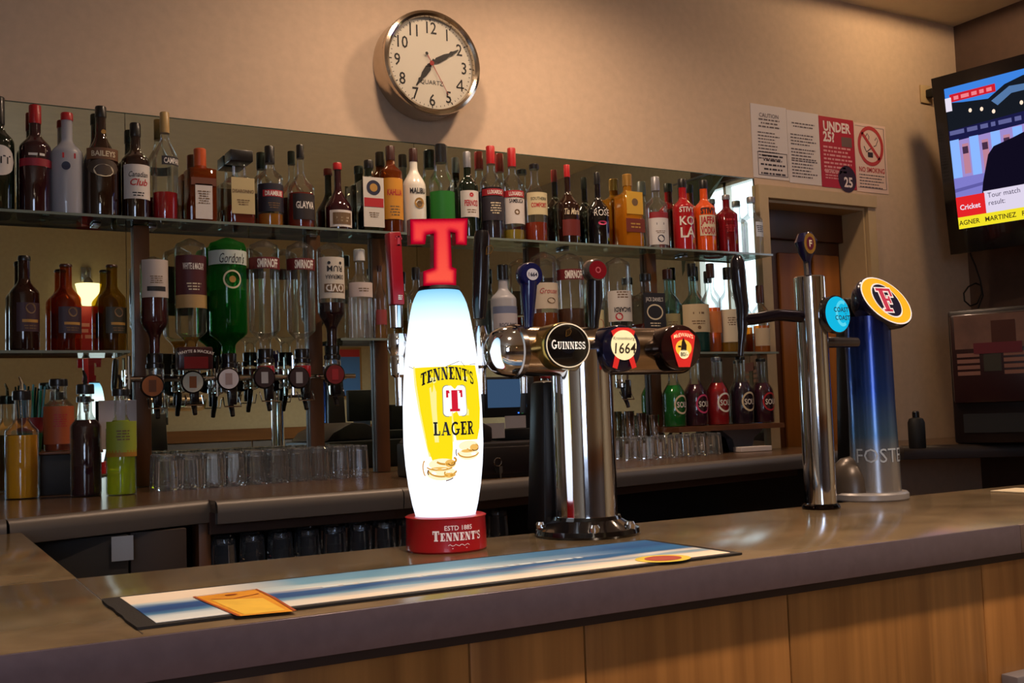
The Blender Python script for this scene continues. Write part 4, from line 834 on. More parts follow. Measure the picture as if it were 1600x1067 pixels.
mb.lathe([(.0440, xL-.006), (.0475, xL-.004), (.0475, xL+.006), (.0437, xL+.009)], 48, caps=False); mk('collar_ring', mb, pm('ring_chrome', (150, 140, 135), .2, 1.), tbar)
def badge(par, px, py_, rx, rz, yF, thick, rimm, facem, tiltx=0, ox=None, oy=None, oz=None):
    """round lens badge facing the bar front; returns its object, face at local y = 0"""
    p = atY(px, py_, yF); mb = MB(); n = 40; vs = []; fs = []
    ringp = [(1, 0), (1.03, .003), (1.04, .008), (1.0, thick)]
    mb2 = MB()
    for i, (k, y) in enumerate(ringp):
        for j in range(n): a = 2*pi*j/n; vs.append((rx*k*cos(a), y, rz*k*sin(a)))
        if i: fs += [((i-1)*n+j, (i-1)*n+(j+1) % n, i*n+(j+1) % n, i*n+j) for j in range(n)]
    fs.append(tuple(range(3*n, 4*n))); mb2.add(vs, fs)
    o = mk('badge', mb2, rimm, par); o.location = (p.x-(ox or tx), yF-(oy or ty), p.z-(oz or ZC)); o.rotation_euler = (tiltx, 0, 0)
    fp = MB(); prof_ = [(1, .0), (.7, -.004), (.35, -.0058)]; vs = []; fs = []
    for i, (k, y) in enumerate(prof_):
        for j in range(n): a = 2*pi*j/n; vs.append((rx*k*cos(a), y, rz*k*sin(a)))
        if i: fs += [(i*n-n+j, i*n-n+(j+1) % n, i*n+(j+1) % n, i*n+j)[::-1] for j in range(n)]
    fs.append(tuple(range(2*n, 3*n))[::1]); fp.add(vs, fs)
    mk('badge_face', fp, facem, o)
    return o
def bpr(o, name, sh, m, lift=.0062): return mk(name, MB().flat(sh, lambda x, y: (x, -lift, y)), m, o, smooth=0)
goldrim = pm('rim_gold', (150, 124, 60), .25, .9); yF = ty-rT-.024
bk_ = pm('badge_black', (12, 10, 12), .15, coat=.6)
g = badge(tbar, 885.5, 540, .0455, .0395, yF, .055, goldrim, bk_)
bpr(g, 'rim_line', ring2d(.0432, .0372, .0022, n=48), pm('rim_white', (235, 225, 200), .4, emit=.25), .0050)
s_, W = slab_text('GUINNESS', .0125, .24, .07, .74, 1.25); bpr(g, 'lettering', xf(s_, 0, -.0062), pm('lit_letter', (240, 236, 226), .4, emit=.45), .0066)
harp = join2d(ribbon([(-.006, -.007), (-.004, .005), (.004, .008), (.007, .003)], .0014), ribbon([(-.006, -.007), (.003, -.004), (.007, .003)], .0012), *[rect2d(-.004+.0022*i, -.005+.001*i, -.0035+.0022*i, .005+.0006*i) for i in range(4)])
bpr(g, 'harp_emblem', xf(harp, 0, .0215, .9), pm('gold_dark', (120, 90, 44), .4, .5), .0066)
k = badge(tbar, 971.5, 544, .0405, .0405, yF, .05, pm('rim_blue', (26, 28, 58), .15, .6), pm('badge_blue', (14, 16, 44), .2, coat=.4))
redl = pm('lit_red_print', (214, 44, 40), .4, emit=.35); crl = pm('lit_cream', (244, 232, 180), .4, emit=.55)
fanr = join2d(([(-.026, -.034), (-.016, -.037), (-.004, -.002), (-.016, .0)], [(0, 1, 2, 3)]), ([(.016, -.037), (.026, -.034), (.016, .0), (.004, -.002)], [(0, 1, 2, 3)]), ([(-.026, .030), (-.012, .036), (.012, .036), (.026, .030), (.02, .016), (-.02, .016)], [(0, 5, 4, 3, 2, 1)]))
bpr(k, 'ribbon_print', fanr, redl, .0064)
bpr(k, 'cream_disc', disc2d(.0275, .0265, 0, .005), crl, .0069)
bpr(k, 'lettering', join2d(xf(text2d('1664', .0265, .012, .12, sx=.95), 0, .0), xf(text2d('Kronenbourg', .0085, .0, .15), 0, .0175)), pm('ink_brown', (54, 40, 30), .5), .0074)
m = badge(tbar, 1064.5, 543, .0455, .041, yF, .05, pm('rim_dark', (40, 24, 22), .15, .6), pm('badge_maroon', (34, 8, 10), .2, coat=.4))
shield = [(-.028, .021), (-.014, .031), (.014, .031), (.028, .021), (.024, .0), (.018, -.022), (.013, -.036), (-.013, -.036), (-.018, -.022), (-.024, .0)]
bpr(m, 'shield_print', (shield, [tuple(range(len(shield)))[::-1]]), redl, .0064)
bpr(m, 'yellow_disc', join2d(disc2d(.0185, .0155, 0, -.0015), ), pm('lit_yellow', (240, 196, 70), .4, emit=.45), .0068)
bpr(m, 'figure_print', join2d(([(-.007, -.006), (.006, -.006), (.007, .004), (.003, .012), (.0, .018), (-.004, .010)], [(0, 1, 2, 3, 4, 5)]), rect2d(-.013, .0, -.006, .003)), pm('figure_ink', (40, 20, 20), .5), .0072)
bpr(m, 'small_disc', disc2d(.0115, .0085, 0, -.0125), crl, .0072)
bpr(m, 'lettering', text2d("80/-", .0085, .02) and xf(text2d('80/-', .0105, .02), 0, -.0125), pm('ink_brown', (54, 40, 30), .5), .0076)
me_txt = text2d("McEWAN'S", .0100, .02)
bpr(m, 'lettering', ([(x*.92, .0232+y-x*x*7) for x, y in me_txt[0]], me_txt[1]), pm('lit_orange', (255, 214, 170), .4, emit=.5), .0076)
mk('badge_glow_bar', MB().box((-.13, rT*0-.01, zT-.004), (.13, .01, zT+.004)), steel, tbar) if False else None
# handles on the staff side of the T-bar
yh = ty+.03
def tloc(px, py_): p = atY(px, py_, yh); return p.x-tx, yh-ty, p.z-ZC
def handle(pts, rs, m, flat_=.8, nm='tap_handle'):
    P3 = [Vector(tloc(*q)) for q in pts]; return mk(nm, MB().tube(P3, rs, 14), m, tbar)
h = handle([(749, 498), (749, 478), (751, 440), (752, 400), (753, 370), (753, 361)], [.010, .013, .0145, .0145, .014, .011], pm('handle_black', (18, 14, 18), .18, coat=.4))
q = tloc(758, 393); mk('harp_emblem', MB().flat(xf(harp, q[0], q[2], 1.15), lambda x, y: (x, q[1]-.0155, y)), pm('gold_dark', (120, 90, 44), .4, .5), h, smooth=0)
blu = pm('handle_blue', (20, 24, 74), .15, coat=.5)
h = handle([(826, 522), (826, 505), (826, 470), (826, 440)], [.007, .008, .013, .016], blu)
def knob(px, py_, r, m1, m2, inner, txt, ink):
    q = tloc(px, py_); mb = MB(); mb.M = Matrix.Translation((q[0], q[1], q[2])) @ Matrix.Rotation(R_(90), 4, 'X')
    mb.lathe([(r*.9, -.012), (r, -.008), (r, .008), (r*.92, .013)], 32); o = mk('handle_knob', mb, m1, tbar)
    mk('knob_face', MB().flat(disc2d(inner*1.15, inner, q[0], q[2]), lambda x, y: (x, q[1]-.0136, y)), m2, o, smooth=0)
    mk('lettering', MB().flat(xf(text2d(txt, inner*.95, .02), q[0], q[2]), lambda x, y: (x, q[1]-.0142, y)), ink, o, smooth=0)
knob(826, 430, .0225, blu, pm('knob_pale', (196, 196, 206), .4), .0105, '1664', navy)
q = tloc(826, 430); 
h = handle([(928, 520), (928, 500), (929, 470), (929, 440)], [.008, .010, .015, .015], pm('handle_black', (18, 14, 18), .18, coat=.4))
knob(928, 423, .0215, pm('knob_rim', (150, 140, 134), .2, .8), pm('knob_red', (120, 16, 30), .25, coat=.4), .017, 'O', pm('knob_pink', (190, 90, 100), .4))
for px in (760, 826, 928):
    q = tloc(px, 548); mk('tap_body', MB().lathe([(.007, -.075), (.008, -.03), (.013, -.025), (.013, .03), (.009, .045)], 18, (q[0], .05, q[2])), chrome, tbar)
    mk('nozzle', MB().tube([(q[0], .05, q[2]-.07), (q[0], .058, q[2]-.11)], [.006, .0055], 10), blackm, tbar)

# --- slim chrome tower with side badge
sx0, sy0 = 1.667, 1.640
tw = thing('chrome_tower_font', 'slim tall chrome tower font with a glowing round cyan badge at its side', 'beer font', (sx0, sy0, ZC))
zt2 = atY(1265, 432, sy0).z-ZC; rt2 = .0325
mk('base_ring', MB().lathe([(.038, 0), (.040, .003), (.038, .008), (.034, .011)], 40), pm('ring_dark', (50, 40, 38), .12, 1.), tw)
mk('column', MB().lathe([(rt2, .008), (rt2, zt2-.003), (rt2-.003, zt2)], 48), chrome, tw)
def sl(px, py_, Y=sy0): p = atY(px, py_, Y); return Vector((p.x-sx0, p.y-sy0, p.z-ZC))
dkb = pm('handle_dark', (22, 18, 26), .15, coat=.5)
lv = mk('tap_lever', MB().tube([sl(1262, 430), sl(1261, 408), sl(1260, 395), sl(1259, 378), sl(1257, 364)], [.007, .008, .017, .024, .014], 16), pm('lever_navy', (30, 26, 64), .2, coat=.4), tw)
q = sl(1254, 383); mk('lever_badge', MB().flat(disc2d(.0165, .022, q.x-.004, q.z), lambda x, y: (x, q.y-.0255, y)), pm('badge_gold', (170, 130, 60), .35, .5), lv, smooth=0)
mk('lever_mark', MB().flat(disc2d(.010, .014, q.x-.004, q.z), lambda x, y: (x, q.y-.0262, y)), pm('badge_wine', (90, 20, 50), .35), lv, smooth=0)
mk('lever_letter', MB().flat(xf(text2d('F', .019, .03), q.x-.004, q.z), lambda x, y: (x, q.y-.0268, y)), cream, lv, smooth=0)
mk('lever_stem', MB().tube([sl(1261, 432), sl(1259, 410, sy0-.012)], [.006, .005], 10), steel, lv)
za = sl(1265, 495)
mk('tap_arm', MB().tube([Vector((-rt2*.6, 0, za.z)), sl(1215, 492), sl(1180, 498), sl(1160, 500)], [.013, .012, .012, .012], 16), pm('arm_dark', (40, 34, 48), .15, .8), tw)
mk('tap_handle', MB().tube([sl(1160, 505), sl(1160, 480), sl(1156, 455), sl(1153, 425), sl(1152, 408), sl(1152, 399)], [.010, .013, .0145, .0155, .014, .007], 16), dkb, tw)
mk('spout', MB().tube([sl(1160, 498), sl(1160, 520), sl(1158, 540), sl(1157, 556)], [.012, .009, .0065, .006], 14), dkb, tw)
q0 = sl(1309, 491, sy0-.045)
ax = Vector((.06, -1, .03)).normalized()
mb = MB(); mb.M = Matrix.Translation(q0) @ ax.to_track_quat('Z', 'Y').to_matrix().to_4x4()
mb.lathe([(.020, -.045), (.034, -.028), (.040, -.012), (.0405, -.002), (.037, .0)], 40); bo = mk('badge_housing', mb, dkb, tw)
cy = em('badge_cyan', (20, 184, 226), 1.0)
mb = MB(); mb.M = Matrix.Translation(q0) @ ax.to_track_quat('Z', 'Y').to_matrix().to_4x4()
mb.lathe([(.0375, 0), (.030, .0045), (.016, .0075), (1e-6, .0085)], 40, caps=False); mk('badge_face', mb, cy, bo)
# readable frame on the badge: x to the right, y up
X_ = Vector((ax.y*-1, ax.x, 0)).normalized(); Y_ = ax.cross(X_)*1
if Y_.z < 0: Y_ = -Y_
if X_.cross(Y_).dot(ax) < 0: X_ = -X_
onb = lambda lift: (lambda x, y: tuple(q0+X_*x+Y_*y+ax*lift))
mk('badge_swirl', MB().flat(ribbon(ell(.004, .001, .017, .024, 60, 300, 20), .007), onb(.0088)), em('swirl_pale', (90, 214, 240), 1.0), bo, smooth=0)
mk('lettering', MB().flat(xf(text2d('COAST', .014, .02), 0, .009), onb(.0094)).flat(xf(text2d('to', .007, .0), .014, .001), onb(.0094)).flat(xf(text2d('COAST', .014, .02), .003, -.008), onb(.0094)), pm('badge_ink', (14, 60, 92), .5), bo, smooth=0)
mk('side_arm', MB().tube([Vector((rt2*.5, 0, sl(1320, 535).z)), sl(1338, 535)], [.012, .011], 14), pm('arm_grey', (90, 86, 90), .25, .8), tw)

# --- blue tower
bx, by = 1.900, 1.700
bt_ = thing('blue_tower_font', 'tall blue tower font with slanted yellow oval badge and grey foot', 'beer font', (bx, by, ZC))
def bl(px, py_, Y=by): p = atY(px, py_, Y); return Vector((p.x-bx, p.y-by, p.z-ZC))
foot = pm('foot_grey', (150, 146, 146), .35, .3)
mk('base_plate', MB().lathe([(.082, 0), (.084, .003), (.084, .014), (.080, .018)], 48, (-.008, .012, 0)), foot, bt_)
hb_ = MB(); hb_.add([(-.02, .048, .018), (.085, .048, .018), (.085, .10, .018), (-.02, .10, .018), (-.01, .044, .46), (.07, .044, .46), (.07, .085, .46), (-.01, .085, .46)], [(0,3,2,1),(4,5,6,7),(0,1,5,4),(1,2,6,5),(2,3,7,6),(3,0,4,7)])
mk('rear_housing', hb_, pm('housing_black', (14, 10, 11), .35), bt_, bev=.01)
mk('back_foot', MB().lathe([(.055, .016), (.052, .05), (.042, .075), (.024, .092), (1e-6, .098)], 32, (-.035, .035, 0)), pm('foot_brown', (76, 66, 58), .3, .3), bt_)
blue, n_, out_ = nt('tower_blue'); b_ = n_.nodes.new('ShaderNodeBsdfPrincipled'); n_.links.new(b_.outputs[0], out_.inputs[0]); b_.inputs['Metallic'].default_value = .75; b_.inputs['Roughness'].default_value = .26; b_.inputs['Coat Weight'].default_value = .4
tc_ = n_.nodes.new('ShaderNodeTexCoord'); sp_ = n_.nodes.new('ShaderNodeSeparateXYZ'); rp_ = n_.nodes.new('ShaderNodeValToRGB'); mr_ = n_.nodes.new('ShaderNodeMapRange')
zt3 = bl(1383, 510).z; mr_.inputs[1].default_value = .018; mr_.inputs[2].default_value = zt3
n_.links.new(tc_.outputs['Object'], sp_.inputs[0]); n_.links.new(sp_.outputs[2], mr_.inputs[0]); n_.links.new(mr_.outputs[0], rp_.inputs[0]); n_.links.new(rp_.outputs[0], b_.inputs['Base Color'])
el = rp_.color_ramp.elements; el[0].position = 0; el[0].color = rgba(lin((168, 164, 164))); el[1].position = 1; el[1].color = rgba(lin((16, 30, 92)))
for ps, c in ((.19, (160, 160, 164)), (.34, (84, 120, 160)), (.60, (34, 70, 150))): e2 = el.new(ps); e2.color = rgba(lin(c))
mk('column', MB().lathe([(.0545, .016), (.053, .10), (.051, .2), (.0505, zt3), (.050, zt3+.02)], 48), blue, bt_)
rfx = .0537
mk('lettering', MB().flat(text2d("FOSTERS", .044, .0, sx=.95), cyl(rfx+.0004, bl(1383, 711, by-.05).z, R_(-8))), pm('letters_grey', (168, 178, 190), .4, .1), bt_, smooth=0)
# oval head, tilted back; the oval lies askew on its plate
TL = R_(24); cc = bl(1383.5, 470.5, by-.035)
TM = Matrix.Translation(cc) @ Matrix.Rotation(-TL, 4, 'X')
def pix(v): v = v+Vector((bx, by, ZC))-EYE; d = v.dot(fw); return v.dot(rt)/d*F, -v.dot(up)/d*F
o0 = pix(TM @ Vector((0, 0, 0))); ou = pix(TM @ Vector((.01, 0, 0))); ov = pix(TM @ Vector((0, 0, .01)))
Mi = Matrix(((ou[0]-o0[0], ov[0]-o0[0]), (ou[1]-o0[1], ov[1]-o0[1]))).inverted()*.01
Sg = Mi @ Matrix(((1690, 900), (900, 1400))) @ Mi.transposed()
tr_, dt_ = (Sg[0][0]+Sg[1][1])/2, math.hypot((Sg[0][0]-Sg[1][1])/2, Sg[0][1])
EA, EB = math.sqrt(tr_+dt_), math.sqrt(max(1e-6, tr_-dt_)); EO = .5*math.atan2(2*Sg[0][1], Sg[0][0]-Sg[1][1])
def oval(k, n=48): return [(EA*k*cos(2*pi*j/n)*cos(EO)-EB*k*sin(2*pi*j/n)*sin(EO), EA*k*cos(2*pi*j/n)*sin(EO)+EB*k*sin(2*pi*j/n)*cos(EO)) for j in range(n)]
mb = MB(); mb.M = TM; v_ = []; f_ = []
for i, (k_, y_) in enumerate(((.985, -.002), (1.02, .004), (1.02, .012), (.93, .03), (.70, .055))):
    v_ += [(x, y_, z_) for x, z_ in oval(k_)]
    if i: f_ += [((i-1)*48+j, (i-1)*48+(j+1) % 48, i*48+(j+1) % 48, i*48+j) for j in range(48)]
f_ += [tuple(range(4*48, 5*48)), tuple(range(47, -1, -1))]; mb.add(v_, f_)
hd = mk('badge_head', mb, pm('head_navy', (20, 20, 48), .2, coat=.5), bt_)
def onh(lift): return lambda x, y: tuple(TM @ Vector((x, -.002-lift, y)))
ovs = lambda k: (oval(k), [tuple(range(48))])
def ov2(k): 
    return [(x*.80, y*1.0) for x, y in oval(k)], [tuple(range(48))]
wl = pm('lit_white', (240, 236, 236), .4, emit=.35); yl = pm('lit_amber', (240, 186, 30), .35, emit=.30)
mk('white_rim', MB().flat(ovs(.975), onh(.0008)), wl, hd, smooth=0)
mk('yellow_ring', MB().flat(ovs(.925), onh(.0014)), yl, hd, smooth=0)
mk('white_oval', MB().flat(ov2(.715), onh(.0020)), wl, hd, smooth=0)
mk('navy_oval', MB().flat(ov2(.66), onh(.0026)), pm('oval_navy', (20, 18, 52), .3), hd, smooth=0)
def slF(h, ex):
    r = lambda x0, y0, x1, y1: rect2d(x0*h-ex, y0*h-ex, x1*h+ex, y1*h+ex)
    return join2d(r(.12, 0, .34, 1), r(.02, 0, .46, .10), r(0, .89, .76, 1), r(.64, .66, .76, 1), r(.3, .46, .55, .56), r(.48, .36, .57, .66))
mk('letter_outline', MB().flat(xf(slF(.060, .0032), -.0235, -.030), onh(.0032)), wl, hd, smooth=0)
mk('letter_f', MB().flat(xf(slF(.060, 0), -.0235, -.030), onh(.0040)), pm('lit_rose', (196, 50, 84), .4, emit=.2), hd, smooth=0)
# beer mat at the far right of the bar
p = atZ(1592, 768, ZC); tag(mk('beer_mat', MB().slab([(-.045, -.05), (.05, -.045), (.05, .05), (-.05, .045)], 0, .0022), pm('mat_card', (206, 190, 160), .7), loc=(p.x+.01, p.y, ZC+.0006), smooth=0), 'pale beer mat on the counter cut by the right frame edge', 'beer mat')
# ================================================================== bar runner
x0, x1, y0, y1 = .222, 1.077, 1.222, 1.455
rub = pm('rubber_black', (24, 18, 16), .7, bump=.4, vscale=300)
run = thing('bar_runner', 'long printed bar runner with sea waves and a beer glass on the front counter', 'bar mat', (x0, y0, ZC))
LX, LY = x1-x0, y1-y0
rg = random.Random(3); edge_pts = []
for i in range(33): edge_pts.append((LX*i/32, -.001*rg.random()))
for i in range(1, 9): edge_pts.append((LX+.0015*rg.random(), LY*i/8))
for i in range(31, -1, -1): edge_pts.append((LX*i/32, LY+.001*rg.random()))
for i in range(7, 0, -1): edge_pts.append((-.0025*rg.random(), LY*i/8))
mk('rubber_base', MB().slab(edge_pts, .0004, .0034), rub, run, smooth=0)
pr, n_, out_ = nt('runner_print'); b_ = n_.nodes.new('ShaderNodeBsdfPrincipled'); b_.inputs['Roughness'].default_value = .55; n_.links.new(b_.outputs[0], out_.inputs[0])
tc_ = n_.nodes.new('ShaderNodeTexCoord'); sp_ = n_.nodes.new('ShaderNodeSeparateXYZ'); n_.links.new(tc_.outputs['Object'], sp_.inputs[0])
def math_(op, a, b=None, v=None):
    q = n_.nodes.new('ShaderNodeMath'); q.operation = op
    n_.links.new(a, q.inputs[0])
    if b is not None: n_.links.new(b, q.inputs[1])
    elif v is not None: q.inputs[1].default_value = v
    return q.outputs[0]
mp_ = n_.nodes.new('ShaderNodeMapping'); mp_.inputs['Scale'].default_value = (7, 40, 1); n_.links.new(tc_.outputs['Object'], mp_.inputs[0])
nz_ = n_.nodes.new('ShaderNodeTexNoise'); nz_.inputs['Scale'].default_value = 1; nz_.inputs['Detail'].default_value = 5; n_.links.new(mp_.outputs[0], nz_.inputs[0])
wob = math_('MULTIPLY', math_('SUBTRACT', nz_.outputs[0], v=.5), v=.20)
vv = math_('ADD', math_('DIVIDE', sp_.outputs[1], v=LY), wob)
def ramp(stops):
    r = n_.nodes.new('ShaderNodeValToRGB'); e = r.color_ramp.elements
    e[0].position, e[0].color = stops[0][0], rgba(lin(stops[0][1])); e[1].position, e[1].color = stops[-1][0], rgba(lin(stops[-1][1]))
    for p_, c in stops[1:-1]: q = e.new(p_); q.color = rgba(lin(c))
    n_.links.new(vv, r.inputs[0]); return r.outputs[0]
rl_ = ramp([(0, (236, 236, 234)), (.18, (214, 226, 232)), (.30, (70, 130, 176)), (.38, (16, 66, 136)), (.52, (30, 84, 150)), (.60, (170, 196, 214)), (.70, (244, 228, 208)), (1, (250, 234, 214))])
rm_ = ramp([(0, (244, 228, 206)), (.16, (236, 226, 210)), (.27, (110, 160, 190)), (.36, (24, 76, 140)), (.47, (34, 92, 156)), (.54, (236, 236, 230)), (.62, (190, 214, 224)), (.72, (110, 164, 196)), (1, (96, 150, 190))])
rr_ = ramp([(0, (246, 226, 202)), (.20, (240, 222, 200)), (.28, (120, 156, 180)), (.34, (226, 222, 214)), (.42, (34, 96, 150)), (.58, (40, 108, 166)), (.72, (22, 80, 142)), (1, (50, 112, 170))])
def mixc(fac, a, b):
    q = n_.nodes.new('ShaderNodeMixRGB'); n_.links.new(fac, q.inputs[0]); n_.links.new(a, q.inputs[1]); n_.links.new(b, q.inputs[2]); return q.outputs[0]
def mrange(a, b):
    q = n_.nodes.new('ShaderNodeMapRange'); q.inputs[1].default_value = a; q.inputs[2].default_value = b; n_.links.new(sp_.outputs[0], q.inputs[0]); return q.outputs[0]
n_.links.new(mixc(mrange(.45, .75), mixc(mrange(.12, .24), rl_, rm_), rr_), b_.inputs['Base Color'])
mk('printed_top', MB().slab([(.022, .012), (LX-.014, .010), (LX-.012, LY-.012), (.020, LY-.010)], .0034, .0040), pr, run, smooth=0)
def onm(l): return lambda x, y: (x, y, .0040+l)
def m2(px, py_): p = atZ(px, py_, ZC+.004); return p.x-x0, p.y-y0
gp = [m2(*q) for q in ((373, 963), (461, 955), (427, 934), (400, 921), (303, 933))]
mk('beer_glass_print', MB().add([(x, y, .0043) for x, y in gp], [(0, 1, 2, 3, 4)]), pm('beer_print', (232, 156, 30), .5, var=.18, vscale=18), run, smooth=0)
gi = [m2(*q) for q in ((382, 961), (446, 954), (411, 935), (330, 938))]
mk('beer_light_print', MB().add([(x, y, .0046) for x, y in gi], [(0, 1, 2, 3)]), pm('beer_light', (244, 196, 66), .5, var=.12, vscale=22), run, smooth=0)
mk('glass_outline', MB().flat(ribbon([m2(*q) for q in ((461, 955), (427, 934), (400, 921), (303, 933), (373, 963))], .004), onm(.0009)).flat(ribbon([m2(*q) for q in ((330, 937), (365, 936), (405, 928))], .0028), onm(.0009)).flat(disc2d(.008, .004, *m2(361, 930)), onm(.0011)), pm('beer_edge', (170, 76, 18), .5), run, smooth=0)
tx_ = text2d('PROUD TO BE FROM THE COAST', .03) if False else dashes(.42, 1, .012, .02, 9, 0)
mk('faded_print', MB().flat(xf(dashes(.40, 1, .010, .02, 9, 0), m2(720, 893)[0], m2(720, 893)[1]), onm(.0006)), pm('faded_white', (214, 232, 240), .6), run, smooth=0)
c_ = m2(1036, 873); mk('oval_emblem', MB().flat(disc2d(.042, .036, *c_), onm(.0006)), pm('emblem_yellow', (222, 196, 60), .5), run, smooth=0)
mk('oval_core', MB().flat(disc2d(.028, .024, *c_), onm(.0010)), pm('emblem_red', (170, 60, 40), .5), run, smooth=0)

# ================================================================== clock
yf = 3.40; pc = atY(677, 97, yf); RC = .5*(atY(677, 16, yf)-atY(677, 181, yf)).length*.99
ck = thing('wall_clock', 'deep chrome wall clock with white face showing ten past seven, above the mirror', 'clock', (pc.x, YW, pc.z))
def ring(stack, m, nm, par, n=64):
    vs = []; fs = []
    for i, (r, y) in enumerate(stack):
        for j in range(n): a = 2*pi*j/n; vs.append((r*cos(a), y, r*sin(a)))
        if i: fs += [((i-1)*n+j, (i-1)*n+(j+1) % n, i*n+(j+1) % n, i*n+j)[::-1] for j in range(n)]
    return mk(nm, MB().add(vs, fs), m, par, smooth=40)
D = YW-yf
cc_ = pm('clock_chrome', (205, 190, 172), .14, 1.0)
ring([(RC*.97, -.001), (RC*1.0, -.004), (RC*.995, -.05), (RC*.985, -D+.02), (RC*1.0, -D+.012), (RC*.985, -D), (RC*.93, -D-.004), (RC*.885, -D+.002), (RC*.865, -D+.018)], cc_, 'case', ck)
fc = mk('face', MB().flat(disc2d(RC*.868, RC*.868, n=64), pln(-D+.018)), pm('clock_white', (214, 206, 190), .6), ck, smooth=0)
cki = pm('clock_ink', (16, 11, 10), .5); y_ = -D+.0172
nums = MB(); ticks = MB()
for h in range(1, 13):
    a = pi/2-h*pi/6; nums.flat(xf(text2d(str(h), .062, .010, sx=.84) if h != 4 else join2d(ribbon([(.006, -.022), (.006, .022)], .0055), ribbon([(.006, .020), (-.015, -.008)], .005), ribbon([(-.016, -.009), (.015, -.009)], .0055)), RC*.69*cos(a), RC*.69*sin(a)), pln(y_))
for k in range(60):
    a = k*pi/30; r0, r1 = RC*.80, RC*(.83 if k % 5 else .85); ticks.flat(ribbon([(r0*cos(a), r0*sin(a)), (r1*cos(a), r1*sin(a))], .0022 if k % 5 else .004), pln(y_))
mk('numerals', nums, cki, fc, smooth=0); mk('minute_marks', ticks, cki, fc, smooth=0)
mk('lettering', MB().flat(xf(text2d('QUARTZ', .023, .0), 0, -RC*.36), pln(y_)), cki, fc, smooth=0)
def hand(nm, hour, ln, wd, yy, m, tail=.0):
    a = pi/2-hour*pi/6; d = (cos(a), sin(a)); nrm = (-d[1], d[0])
    prof = [(-tail, wd*.5), (0, wd*.5), (ln*.12, wd*.6), (ln*.2, wd*1.25), (ln*.5, wd*1.1), (ln*.66, wd*.55), (ln*.74, wd*.95), (ln*.82, wd*.5), (ln, wd*.25)] if wd > .004 else [(-tail, wd), (ln, wd*.6)]
    o = [(d[0]*t+nrm[0]*k, d[1]*t+nrm[1]*k) for t, k in prof]+[(d[0]*t-nrm[0]*k, d[1]*t-nrm[1]*k) for t, k in prof[::-1]]
    mb = MB(); n = len(prof); vs = [(x, yy, z) for x, z in o]; mb.add(vs, [(i, i+1, 2*n-2-i, 2*n-1-i) for i in range(n-1)]); return mk(nm, mb, m, ck, smooth=0)
hand('hour_hand', 7.17, RC*.56, .0095, y_-.002, cki, .02); hand('minute_hand', 2.0, RC*.66, .0085, y_-.004, cki, .02)
hand('second_hand', 5.0, RC*.66, .0016, y_-.006, pm('second_red', (150, 40, 36), .4), RC*.2)
a = pi/2-11*pi/6; mk('second_tail', MB().flat(disc2d(.006, .006, RC*.2*cos(a), RC*.2*sin(a)), pln(y_-.0062)), cki, ck, smooth=0)
mk('hub', MB().flat(disc2d(.009, .009), pln(y_-.0068)), pm('second_red', (150, 40, 36), .4), ck, smooth=0)
mk('front_glass', MB().flat(disc2d(RC*.872, RC*.872, n=48), pln(-D+.006)), glass('clock_glass', (.97, .97, .96), (.9, .9, .9), .02, .8, .0, .25), ck, smooth=0)

# ================================================================== notices over the door
def poster(nm, cs, lab, m):
    P4 = [atY(x, y, YW-.002) for x, y in cs]; X0 = (P4[0].x+P4[3].x)/2; X1 = (P4[1].x+P4[2].x)/2; Z1 = (P4[0].z+P4[1].z)/2; Z0 = (P4[2].z+P4[3].z)/2
    w_, h_ = X1-X0, Z1-Z0; t = thing(nm, lab, 'notice', ((X0+X1)/2, YW, (Z0+Z1)/2), group='notices over the door')
    mk('sheet', MB().box((-w_/2+.001, -.0022, -h_/2), (w_/2-.001, -.0006, h_/2)), m, t, smooth=0); return t, w_, h_
ppr = pm('paper_white', (216, 206, 204), .7); ik = pm('print_grey', (96, 84, 88), .6); ikb = pm('print_dark', (50, 38, 46), .6); pink = pm('paper_pinkish', (226, 196, 182), .6)
P_ = pln(-.003)
t, w_, h_ = poster('notice_sheet', ((1172, 159), (1229, 171), (1233, 283), (1177, 276)), 'pale notice with a boxed paragraph at its foot, first of the four above the door', ppr)
mk('heading', MB().flat(xf(text2d('CAUTION', .026, .01), 0, h_*.36), P_), ik, t, smooth=0); mk('paragraph', MB().flat(xf(dashes(w_*.6, 3, .007, .016, 1, .3, True), 0, h_*.30), P_), ik, t, smooth=0); mk('paragraph', MB().flat(xf(dashes(w_*.66, 9, .0055, .0145, 2, .3), .0, h_*.12), P_), ik, t, smooth=0)
q = rect2d; bw = .0026; B_ = (-w_*.36, -h_*.46, w_*.46, -h_*.14)
mk('box_print', MB().flat(join2d(q(B_[0], B_[1], B_[2], B_[1]+bw), q(B_[0], B_[3]-bw, B_[2], B_[3]), q(B_[0], B_[1], B_[0]+bw, B_[3]), q(B_[2]-bw, B_[1], B_[2], B_[3])), P_).flat(xf(dashes(w_*.7, 5, .008, .020, 5, .3, True), w_*.05, -h_*.19), P_), ikb, t, smooth=0)
t, w_, h_ = poster('notice_sheet', ((1229, 171), (1279, 179), (1284, 292), (1233, 283)), 'plain white typed notice, second of the four above the door', ppr)
for n_l, sd, zz in ((2, 11, .33), (4, 12, .17), (4, 13, -.03), (6, 14, -.19)): mk('paragraph', MB().flat(xf(dashes(w_*.82, n_l, .006, .0145, sd, .3, sd == 11), 0, h_*zz), P_), ik, t, smooth=0)
t, w_, h_ = poster('age_poster', ((1279, 179), (1334, 190), (1338, 297), (1284, 291)), 'red poster with white lettering about being under 25, above the door', pm('poster_red', (176, 26, 44), .5))
mk('headline', MB().flat(xf(text2d('UNDER', .064, .035, sx=.82), 0, h_*.37), P_).flat(xf(text2d('25?', .064, .035, align='LEFT', sx=.85), -w_*.40, h_*.22), P_), pm('poster_white', (232, 216, 212), .5), t, smooth=0)
